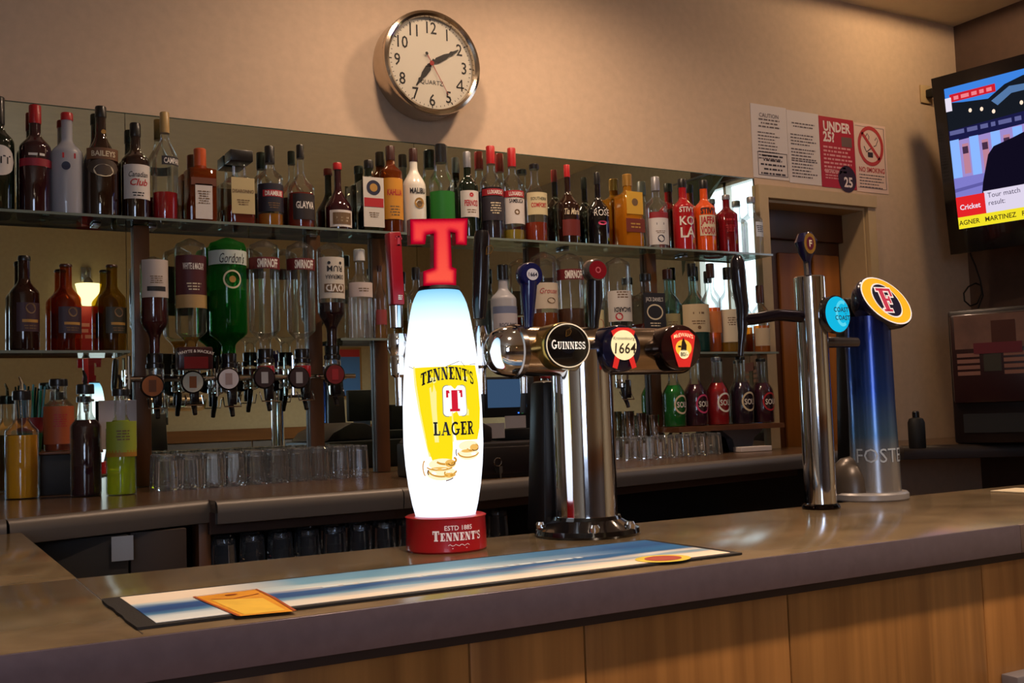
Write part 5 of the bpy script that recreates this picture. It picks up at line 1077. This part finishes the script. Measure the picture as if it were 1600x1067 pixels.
mk('card_print', MB().flat(rect2d(w_*.12, h_*.10, w_*.42, h_*.24), P_), pm('card_grey', (110, 84, 76), .5), t, smooth=0)
mk('small_print', MB().flat(xf(dashes(w_*.82, 7, .009, .0185, 21, .3), 0, h_*.07), P_).flat(xf(dashes(w_*.5, 4, .006, .013, 22, .3), -w_*.14, -h_*.25), P_), pm('poster_pink', (220, 150, 150), .5), t, smooth=0)
mk('dark_roundel', MB().flat(xf(disc2d(w_*.26, w_*.28), w_*.23, -h_*.36), P_), pm('roundel_dark', (46, 20, 34), .5), t, smooth=0)
mk('roundel_number', MB().flat(xf(text2d('25', .064, .03, sx=.9), w_*.26, -h_*.40), pln(-.0034)), pm('poster_white', (232, 216, 212), .5), t, smooth=0)
t, w_, h_ = poster('no_smoking_notice', ((1334, 190), (1384, 199), (1388, 305), (1338, 297)), 'pale notice with a red no smoking ring, last of the four above the door', pink)
rd = pm('ring_red', (186, 60, 60), .5); R0 = w_*.36; cz = h_*.18
mk('smoke_print', MB().flat(xf(join2d(ribbon([(-.03, .045), (-.02, .06), (-.008, .045), (-.012, .03)], .004), ribbon([(.03, .03), (.042, .045), (.05, .03), (.035, .005), (.02, .0)], .004), ribbon([(-.045, -.004), (-.03, -.03), (.0, -.012)], .005), rect2d(-.022, -.055, .012, -.03)), 0, cz), P_), ikb, t, smooth=0)
mk('prohibition_ring', MB().flat(ring2d(R0, R0*1.12, .018, 0, cz), pln(-.0034)).flat(ribbon([(-R0*.72, cz+R0*.78), (R0*.72, cz-R0*.78)], .016), pln(-.0034)), rd, t, smooth=0)
mk('headline', MB().flat(xf(text2d('NO SMOKING', .034, .02, sx=.8), 0, -h_*.17), P_), rd, t, smooth=0)
mk('print', MB().flat(xf(dashes(w_*.8, 5, .005, .0145, 31, .3), 0, -h_*.25), P_), ik, t, smooth=0)
bw = .003; mk('border_print', MB().flat(join2d(q(-w_*.46, h_*.455, w_*.44, h_*.46), q(w_*.44-bw, -h_*.44, w_*.44, h_*.46), q(-w_*.46, -h_*.44, w_*.44, -h_*.435)), P_), ik, t, smooth=0)

# ================================================================== television on the right wall
YT = 3.3
a = atY(1450, 125, YT); b2 = atY(1486, 398, YT); up_ = (a-b2); HT = up_.length; up_.normalize()
dx_ = Vector((.196, -.98, 0)).normalized(); up_ = (up_-dx_*up_.dot(dx_)).normalized(); nrm = dx_.cross(up_).normalized()
if nrm.x > 0: nrm = -nrm
WT = HT*1.30
tv = thing('television', 'flat black television hung tilted on the right wall, showing a sports news bulletin', 'television')
tv.matrix_world = Matrix(((dx_.x, -nrm.x, up_.x, b2.x), (dx_.y, -nrm.y, up_.y, b2.y), (dx_.z, -nrm.z, up_.z, b2.z), (0, 0, 0, 1)))
mk('casing', MB().box((0, .0, 0), (WT, .07, HT)), black, tv, bev=.006)
SX0, SX1, SZ0, SZ1 = .066*HT, WT-.066*HT, .135*HT, .925*HT
bz = MB(); g0 = -.004
for r_ in ((0, 0, WT, SZ0), (0, SZ1, WT, HT), (0, SZ0, SX0, SZ1), (SX1, SZ0, WT, SZ1)): bz.box((r_[0], g0, r_[1]), (r_[2], 0, r_[3]))
mk('bezel', bz, pm('bezel_black', (12, 8, 10), .12, coat=.5), tv, smooth=0)
SW, SH_ = SX1-SX0, SZ1-SZ0
E_ = lambda n, c, s=1.: em('tv_'+n, c, s)
scr = mk('screen', MB().flat(rect2d(SX0, SZ0, SX1, SZ1), pln(-.0005)), E_('sky', (62, 132, 226)), tv, smooth=0)
def sc(u, v): return SX0+u*SH_, SZ0+v*SH_                 # screen units: heights from the lower left corner
lay = [0]
def spoly(nm, pts, m):
    lay[0] += 1; P3 = [sc(*p_) for p_ in pts]; mk(nm, MB().add([(x, -.0006-.00012*lay[0], z_) for x, z_ in P3], [tuple(range(len(P3)))]), m, scr, smooth=0)
srect = lambda nm, u0, v0, u1, v1, m: spoly(nm, [(u0, v0), (u1, v0), (u1, v1), (u0, v1)], m)
spoly('tree_image', [(0, .62), (1.24, .62), (1.24, .86), (.75, .90), (.55, .96), (.42, .93), (.30, .86), (.12, .88), (0, .90)], E_('trees', (22, 26, 34)))
spoly('bridge_image', [(.32, .84), (.45, .91), (.58, .90), (.60, .86), (.46, .86), (.36, .80)], E_('steel', (84, 120, 168)))
srect('facade_image', 0, .34, 1.24, .66, E_('facade', (160, 140, 206)))
spoly('name_band', [(0, .62), (1.24, .66), (1.24, .75), (0, .70)], E_('band', (26, 26, 70)))
for u in (.0, .14, .29, .44): srect('column_image', u, .34, u+.065, .63, E_('column', (140, 184, 255)))
for u in (.085, .225, .375): srect('window_image', u, .38, u+.045, .59, E_('window', (190, 130, 150))); srect('window_image', u, .52, u+.04, .57, E_('dark', (70, 46, 70)))
srect('pavement_image', 0, .12, 1.24, .36, E_('pave', (128, 124, 204)))
spoly('pavement_streak', [(0, .26), (.3, .29), (.3, .31), (0, .285)], E_('streak', (96, 92, 166))); spoly('pavement_streak', [(0, .17), (.26, .2), (.26, .215), (0, .19)], E_('streak', (96, 92, 166)))
for u, v in ((.17, .81), (.25, .80), (.33, .765), (.52, .78), (.56, .72), (.585, .66)): spoly('street_light', [(u+.012*cos(k), v+.015*sin(k)) for k in [i*pi/4 for i in range(8)]], E_('lamp', (255, 226, 200), 1.1))
mansh = lambda pts: [(u+MAN, v) for u, v in pts]
MAN = -.085
spoly('neck_image', mansh([(.70, .52), (.90, .52), (.88, .66), (.72, .66)]) , E_('neck', (120, 74, 70)))
spoly('face_image', mansh([(.66, .74), (.665, .66), (.70, .58), (.78, .53), (.86, .55), (.93, .64), (.945, .76), (.92, .90), (.84, .96), (.74, .95), (.68, .88)]) , E_('face', (178, 116, 104)))
spoly('hair_image', mansh([(.66, .76), (.655, .86), (.69, .96), (.78, 1.0), (.88, .985), (.95, .90), (.955, .78), (.935, .80), (.92, .90), (.84, .93), (.74, .92), (.685, .86), (.675, .76)]) , E_('hair', (30, 20, 26)))
spoly('eye_image', mansh([(.715, .765), (.76, .765), (.755, .785), (.72, .785)]) , E_('hair', (30, 20, 26))); spoly('eye_image', mansh([(.83, .765), (.875, .765), (.87, .785), (.835, .785)]) , E_('hair', (30, 20, 26)))
spoly('mouth_image', mansh([(.75, .635), (.84, .635), (.83, .65), (.76, .65)]) , E_('lips', (130, 66, 66)))
spoly('coat_image', mansh([(.25, .10), (.29, .30), (.345, .48), (.39, .53), (.52, .56), (.66, .60), (.80, .50), (.93, .60), (1.08, .55), (1.2, .44), (1.24, .10)]) , E_('coat', (16, 12, 30)))
spoly('shirt_image', mansh([(.74, .52), (.86, .52), (.80, .40)]) , E_('shirt', (190, 200, 230)))
srect('corner_banner', .035, .895, .36, .95, E_('red', (206, 30, 44))); srect('corner_badge', .0, .835, .045, .93, E_('white', (232, 224, 240)))
srect('news_panel', .20, .080, 1.24, .235, E_('panel', (224, 214, 236))); srect('sport_tag', .0, .080, .205, .225, E_('tag', (228, 36, 40)))
srect('ticker', .0, .0, 1.46, .082, E_('yellow', (244, 226, 40)))
def stext(nm, s, u, v, h, m, bold=0., align='LEFT'):
    lay[0] += 1; x, z_ = sc(u, v); mk(nm, MB().flat(xf(text2d(s, h*SH_*1.38, bold, 0, align, .95), x, z_), pln(-.0008-.00012*lay[0])), m, scr, smooth=0)
stext('lettering', 'Cricket', .022, .150, .037, E_('white', (232, 224, 240)), .02); stext('lettering', 'Tour match', .225, .203, .036, E_('ink', (60, 50, 80))); stext('lettering', 'result:', .225, .150, .036, E_('ink', (60, 50, 80)))
stext('lettering', 'AGNER   MARTINEZ   RAFINHA', .006, .042, .034, E_('tink', (70, 56, 20)), .015)
lay[0] += 1; x, z_ = sc(.20, .92); mk('small_print', MB().flat(xf(dashes(.27*SH_, 1, .026*SH_, .03, 4, 0), x, z_), pln(-.0008-.00012*lay[0])), E_('pinkprint', (240, 130, 140)), scr, smooth=0)
lay[0] += 1; x, z_ = sc(.26, .68); mk('small_print', MB().flat(xf(dashes(.5*SH_, 1, .03*SH_, .03, 6, 0), x, z_), pln(-.0008-.00012*lay[0])), E_('bandprint', (96, 98, 150)), scr, smooth=0)
mk('wall_bracket', MB().box((WT*.42, .07, HT*.35), (WT*.58, .09, HT*.65)).tube([(WT*.5, .08, HT*.5), (WT*.5, .30, HT*.5)], .02), blackm, tv, bev=0)
p = atY(1444, 148, YW); so = thing('wall_socket', 'small beige wall socket beside the upper corner of the television', 'socket', (p.x, YW, p.z))
mk('plate', MB().box((-.035, -.012, -.045), (.035, -.0005, .045)), trimm, so, bev=.003); mk('plug', MB().box((-.005, -.05, -.02), (.03, -.012, .02)), blackm, so, bev=.004)
# hanging loop of cable
p = lambda x, y: atY(x, y, 3.36)
tag(mk('television_cable', MB().tube([p(1512, 380), p(1517, 400), p(1524, 415), p(1532, 440), p(1534, 458), p(1527, 474), p(1516, 478), p(1507, 470), p(1506, 458), p(1513, 448), p(1524, 442), p(1533, 446), p(1536, 462), p(1528, 482), atY(1518, 494, 3.42), atY(1512, 498, 3.499)], .004, 8), blackm), 'black cable hanging in a loop below the television', 'cable')
# vending machine by the right wall
YV = 2.95
a = atY(1480, 497, YV); b2 = atY(1484, 700, YV); zb_ = 1.112
vm = thing('drinks_machine', 'dark vending machine with a lit label panel standing under the television', 'machine', (a.x, YV, zb_), R_(-62))
hV = a.z-zb_+.03; vx = .50; maro = pm('machine_maroon', (46, 22, 24), .3, coat=.3)
mk('body', MB().box((0, 0, .0), (vx, .34, hV-.0)), pm('machine_black', (26, 17, 17), .35), vm, bev=.012)
mk('door', MB().box((.012, -.035, hV*.30), (vx*.74, .0, hV-.02)), maro, vm, bev=.012)
def vr(nm, x0, z0, x1, z1, m, y=-.037): return mk(nm, MB().box((x0*vx, y, z0*hV), (x1*vx, y+.003, z1*hV)), m, vm, smooth=0)
vr('picture_panel', .06, .70, .60, .95, pm('panel_brown', (112, 80, 66), .4, var=.3, vscale=9)); vr('picture_print', .34, .74, .52, .90, pm('panel_bean', (70, 34, 22), .3), -.039); vr('red_print', .20, .66, .56, .74, pm('panel_wine', (96, 22, 32), .4), -.039)
for i in range(4):
    for x0, x1 in ((.07, .24), (.42, .60)): vr('choice_label', x0, .64-.045*i, x1, .668-.045*i, pm('choice_cream', (130, 88, 74), .5))
vr('display', .27, .53, .40, .66, pm('display_green', (52, 48, 34), .4)); vr('tray', .08, .08, .60, .22, blackm, -.006)
vr('side_label', .78, .50, .98, .94, pm('side_grey', (96, 84, 80), .5), -.003)
# small dark canister beside the blue tower
p = atY(1433, 685, 2.85); t = thing('canister', 'small black canister standing between the blue tower font and the machine', 'canister', (p.x, 2.85, ZB))
mk('canister_body', MB().lathe([(.030, 0), (.032, .004), (.032, .10), (.026, .115), (.012, .12)], 20), blackm, t); mk('canister_lid', MB().lathe([(.013, .12), (.013, .14), (.009, .145)], 16), black, t)

# ================================================================== glasses
def tumbler():
    t = thing('tumbler', 'x', 'glass', (0, 0, 0), group='upturned tumblers on the back counter')
    mk('glass_wall', MB().lathe([(.0315, 0), (.0325, .004), (.031, .05), (.0285, .098), (.027, .102)], 11, caps=False), GLT, t, smooth=0)
    mk('glass_base', MB().lathe([(1e-6, .084), (.027, .086), (.0285, .098), (.026, .103), (1e-6, .100)], 18, caps=False), GLT, t); return t
proto = tumbler(); first = True
ordn = 'first second third fourth fifth sixth seventh eighth ninth tenth eleventh twelfth'.split()
for r, (y, rn) in enumerate(((3.20, 'front row'), (3.275, 'middle row'), (3.35, 'back row'))):
    for i in range(10):
        x = .668+.069*i+.006*r+random.uniform(-.004, .004); yy = y+.009*i+random.uniform(-.005, .005)
        if yy > 3.44: continue
        lab = 'upturned clear tumbler, %s from the lime bottle in the %s by the cash register' % (ordn[i], rn)
        if first: proto.location = (x, yy, ZB); proto['label'] = lab; first = False
        else: copy_tree(proto, (x, yy, ZB), lab)
for r, (y, rn) in enumerate(((3.25, 'front row'), (3.36, 'back row'))):
    for i in range(6):
        x = 2.36+.088*i+.035*r; g = copy_tree(proto, (x, y+.012*i if r == 0 else y+.006*i, ZB), 'upturned clear tumbler, %s from the chrome column in the %s under the wooden shelf' % (ordn[i], rn)); g.scale = (1, 1, .83); g['group'] = 'tumblers under the wooden shelf'
ng = 0
for r, (y, rn) in enumerate(((2.80, 'front row'), (2.89, 'back row'))):
    for i in range(12):
        x = .725+.079*i+.02*r; g = copy_tree(proto, (x, y+.01*i, .9005), 'upturned tumbler on the dark shelf under the back counter, %s in the %s' % (ordn[i], rn)); g['group'] = 'tumblers on the low shelf'
# steel cocktail cups on the right
for i, px in enumerate((991, 1008, 1025)):
    p = atY(px, 672, 3.42); t = thing('cocktail_cup', 'polished steel cocktail cup, %s from the chrome column' % ordn[i], 'cup', (p.x, 3.45-.01*i, ZB), group='steel cocktail cups')
    h = atY(px, 642+3*i, 3.42).z-ZB; mk('cup_body', MB().lathe([(.016, 0), (.017, .003), (.0205, h-.004), (.021, h), (.019, h-.004), (.015, .01)], 28), chrome, t)
p = atY(1010, 640, 3.465); H = atY(1010, 592, 3.465).z-ZB
bottle('wine_bottle', 'green wine bottle with black foil behind the steel cocktail cups', (p.x+.005, 3.47-.012, ZB+.0), H, .033, 'tall', 'dgreen', ('black', .16), None, [L(.2, .42, 70, (60, 80, 60))]) if False else None

# ================================================================== cash register and screen
cr = thing('cash_register', 'black cash register with drawer on the back counter behind the lager font', 'cash register', (1.58, 2.95, ZB), R_(-8))
mk('drawer_box', MB().box((-.23, -.17, 0), (.33, .20, .105)), pm('till_black', (24, 17, 19), .4), cr, bev=.006)
dr = mk('drawer_front', MB().box((-.22, -.178, .012), (.32, -.165, .092)), pm('till_dark', (30, 22, 24), .35), cr, bev=.003)
mk('lock', MB().lathe([(.010, 0), (.010, .006)], 16), steel, dr, loc=(.165, -.18, .055)).rotation_euler = (R_(90), 0, 0)
mb = MB(); mb.prism([(-.23, .107), (-.02, .107), (-.02, .15), (-.06, .17), (-.12, .175), (-.20, .14)], -.12, .18)
mk('printer_housing', mb, pm('till_grey', (38, 28, 30), .4), cr, bev=.006); mk('printer_slot', MB().box((-.21, -.125, .112), (-.05, -.119, .120)), steel, cr, smooth=0)
mk('stand', MB().box((.05, -.02, .105), (.25, .14, .14)), blackm, cr, bev=.004); mk('neck', MB().box((.11, .05, .13), (.19, .09, .24)), blackm, cr, bev=.004)
cr.update_tag()
p0 = atY(757, 592, 2.9); p1 = atY(836, 645, 2.9); scw, sch = p1.x-p0.x, p0.z-p1.z
ms = thing('till_monitor', 'small black monitor with dull blue screen standing on the cash register', 'monitor', ((p0.x+p1.x)/2, 2.9, (p0.z+p1.z)/2))
mk('casing', MB().box((-scw/2, 0, -sch/2-.01), (scw/2, .03, sch/2+.006)), blackm, ms, bev=.004)
mk('screen', MB().flat(rect2d(-scw/2+.008, -sch/2+.02, scw/2-.03, sch/2-.002), pln(-.0012)), em('till_screen', (58, 84, 116), .8), ms, smooth=0)
for x, c in ((.028, (60, 120, 255)), (.042, (60, 255, 120))): mk('indicator_light', MB().box((x-.002, -.002, -sch/2+.0), (x+.002, 0, -sch/2+.004)), em('led_%d' % c[0] + str(c[1]), c, 2), ms, smooth=0)
# keys in the drawer, slips of paper
p = atY(778, 722, 2.745); ky = thing('key_bunch', 'small bunch of keys hanging from the till drawer lock', 'keys', (p.x, 2.745, p.z))
mk('key_ring', MB().tube([(.012*cos(a), 0, .012*sin(a)) for a in [i*pi/6 for i in range(13)]], .0016, 6, caps=False), chrome, ky)
mk('key', MB().prism([(.004, -.012), (.014, -.012), (.014, -.03), (.010, -.034), (.010, -.062), (.006, -.062), (.005, -.034), (.004, -.03)], -.001, .001), steel, ky, smooth=0)
mk('key', MB().prism([(-.012, -.010), (.002, -.014), (.006, -.03), (-.006, -.032)], .003, .008), blackm, ky, smooth=0)
for (x0_, y0_, x1_, y1_), lab in (((752, 662, 789, 684), 'white till slip lying against the monitor stand, nearest the lager font'), ((789, 650, 822, 668), 'white paper slip behind the till, under the monitor')):
    a = atY(x0_, y0_, 2.86); b2 = atY(x1_, y1_, 2.86); 
    tag(mk('paper_slip', MB().box((a.x, 2.86, b2.z), (b2.x, 2.8615, a.z)), ppr, smooth=0), lab, 'paper', 'paper slips at the till')
p = atY(185, 665, 3.46); a = atY(154, 626, 3.46); b2 = atY(214, 700, 3.46)
pn = tag(mk('paper_note', MB().box((a.x, 0, b2.z-(b2.z-ZB)+.001 if False else b2.z), (b2.x, .002, a.z)), ppr, loc=(0, 3.46, 0), smooth=0), 'white note paper standing behind the lime cordial bottle', 'paper')
# white card under the wooden shelf
p = atZ(1180, 706, ZB); tag(mk('paper_pad', MB().slab([(-.08, -.03), (.08, -.035), (.08, .03), (-.07, .03)], 0, .02), ppr, loc=(3.02, 3.34, ZB+.001), smooth=0, bev=.002), 'white paper pad lying under the right end of the wooden shelf', 'paper')

# ================================================================== under-counter units
uc = thing('bottle_cooler', 'dark under-counter bottle cooler with grey metal top rail', 'cooler', (2.1, 2.9, 0))
mb = MB(); mb.slab([(-.42, -.10), (.75, .12), (.75, .38), (-.42, .38)], .02, .86); mk('body', mb, pm('cooler_black', (24, 15, 14), .5), uc, smooth=0)
mb = MB(); mb.slab([(-.42, -.115), (.75, .105), (.75, .125), (-.42, -.095)], .86, .885); mk('top_rail', mb, pm('rail_grey', (112, 104, 108), .35, .5), uc, smooth=0)
mb = MB(); mb.slab([(-.42, -.125), (.75, .095), (.75, .12), (-.42, -.10)], .80, .825); mk('handle_rail', mb, pm('rail_grey', (112, 104, 108), .35, .5), uc, smooth=0)
for k in range(2):
    mb = MB(); x0_, x1_ = -.40+.58*k, .16+.58*k; f = lambda x: -.10+.22*(x+.42)/1.17
    mb.slab([(x0_, f(x0_)-.012), (x1_, f(x1_)-.012), (x1_, f(x1_)-.002), (x0_, f(x0_)-.002)], .06, .79); mk('cooler_door', mb, pm('cooler_glass', (22, 14, 14), .08, coat=.5), uc, smooth=0)
sk = thing('drip_sink', 'stainless steel sink edge just behind the front bar, right of the chrome column', 'sink', (1.55, 1.9, .98))
mk('rim', MB().box((-.35, -.16, .0), (.10, .10, .015)), steel, sk, bev=.003); mk('bowl', MB().box((-.33, -.15, -.2), (.08, .09, -.002)), pm('bowl_grey', (90, 88, 90), .35, .6), sk, smooth=0)
mk('leg', MB().box((-.32, -.12, -.978), (-.29, -.09, -.2)), blackm, sk); mk('leg', MB().box((.04, -.12, -.978), (.07, -.09, -.2)), blackm, sk); mk('leg', MB().box((-.32, .04, -.978), (-.29, .07, -.2)), blackm, sk); mk('leg', MB().box((.04, .04, -.978), (.07, .07, -.2)), blackm, sk)

# ================================================================== things of the hall that the mirror shows
def mir(px, py_, yv): p = atY(px, py_, 2*YM-yv); return Vector((p.x, yv, p.z))     # where a thing at depth yv stands to show at that point of the mirror
q = mir(138, 455, YB_+.14)
lp = thing('wall_lamp', 'glowing wall lamp with frosted shade on the hall wall, seen in the mirror', 'lamp', (q.x, YB_, q.z))
mk('shade', MB().lathe([(.05, -.12), (.085, -.02), (.105, .06), (.10, .06), (.08, -.02), (.045, -.115)], 28, (0, .14, 0)), em('lamp_shade', (255, 226, 160), 2.2), lp)
mk('arm', MB().tube([(0, 0, .16), (0, .10, .20), (0, .14, .16), (0, .14, .03)], .012), steel, lp); mk('wall_plate', MB().box((-.04, .001, .10), (.04, .02, .22)), steel, lp, bev=.004); mk('cap', MB().lathe([(.012, .12), (.035, .09), (.04, .06)], 20, (0, .14, 0)), steel, lp)
q = mir(137, 515, YB_+.02); sg = thing('red_sign', 'red sign on the hall wall below the glowing wall lamp, seen in the mirror', 'sign', (q.x, YB_, q.z))
mk('sign_board', MB().box((-.13, .001, -.24), (.13, .02, .2)), pm('sign_red2', (186, 30, 36), .5), sg, bev=.004); mk('sign_print', MB().flat(xf(dashes(.2, 3, .03, .05, 2, .2), 0, .04), lambda x, y: (x, .021, y)), pm('sign_pink', (230, 150, 140), .5), sg, smooth=0)
q = mir(541, 582, YB_+.02); pi_ = thing('framed_picture', 'framed blue picture on the hall wall, seen in the mirror', 'picture', (q.x, YB_, q.z))
mk('frame', MB().box((-.16, .001, -.24), (.16, .02, .24)), pm('frame_oak', (150, 110, 60), .5), pi_, bev=.004); mk('picture', MB().flat(rect2d(-.14, -.22, .14, .22), lambda x, y: (x, .0205, y)), pm('picture_blue', (70, 120, 196), .5), pi_, smooth=0)
mk('red_top', MB().flat(rect2d(-.14, .15, .14, .22), lambda x, y: (x, .021, y)), pm('picture_red', (170, 30, 40), .5), pi_, smooth=0)
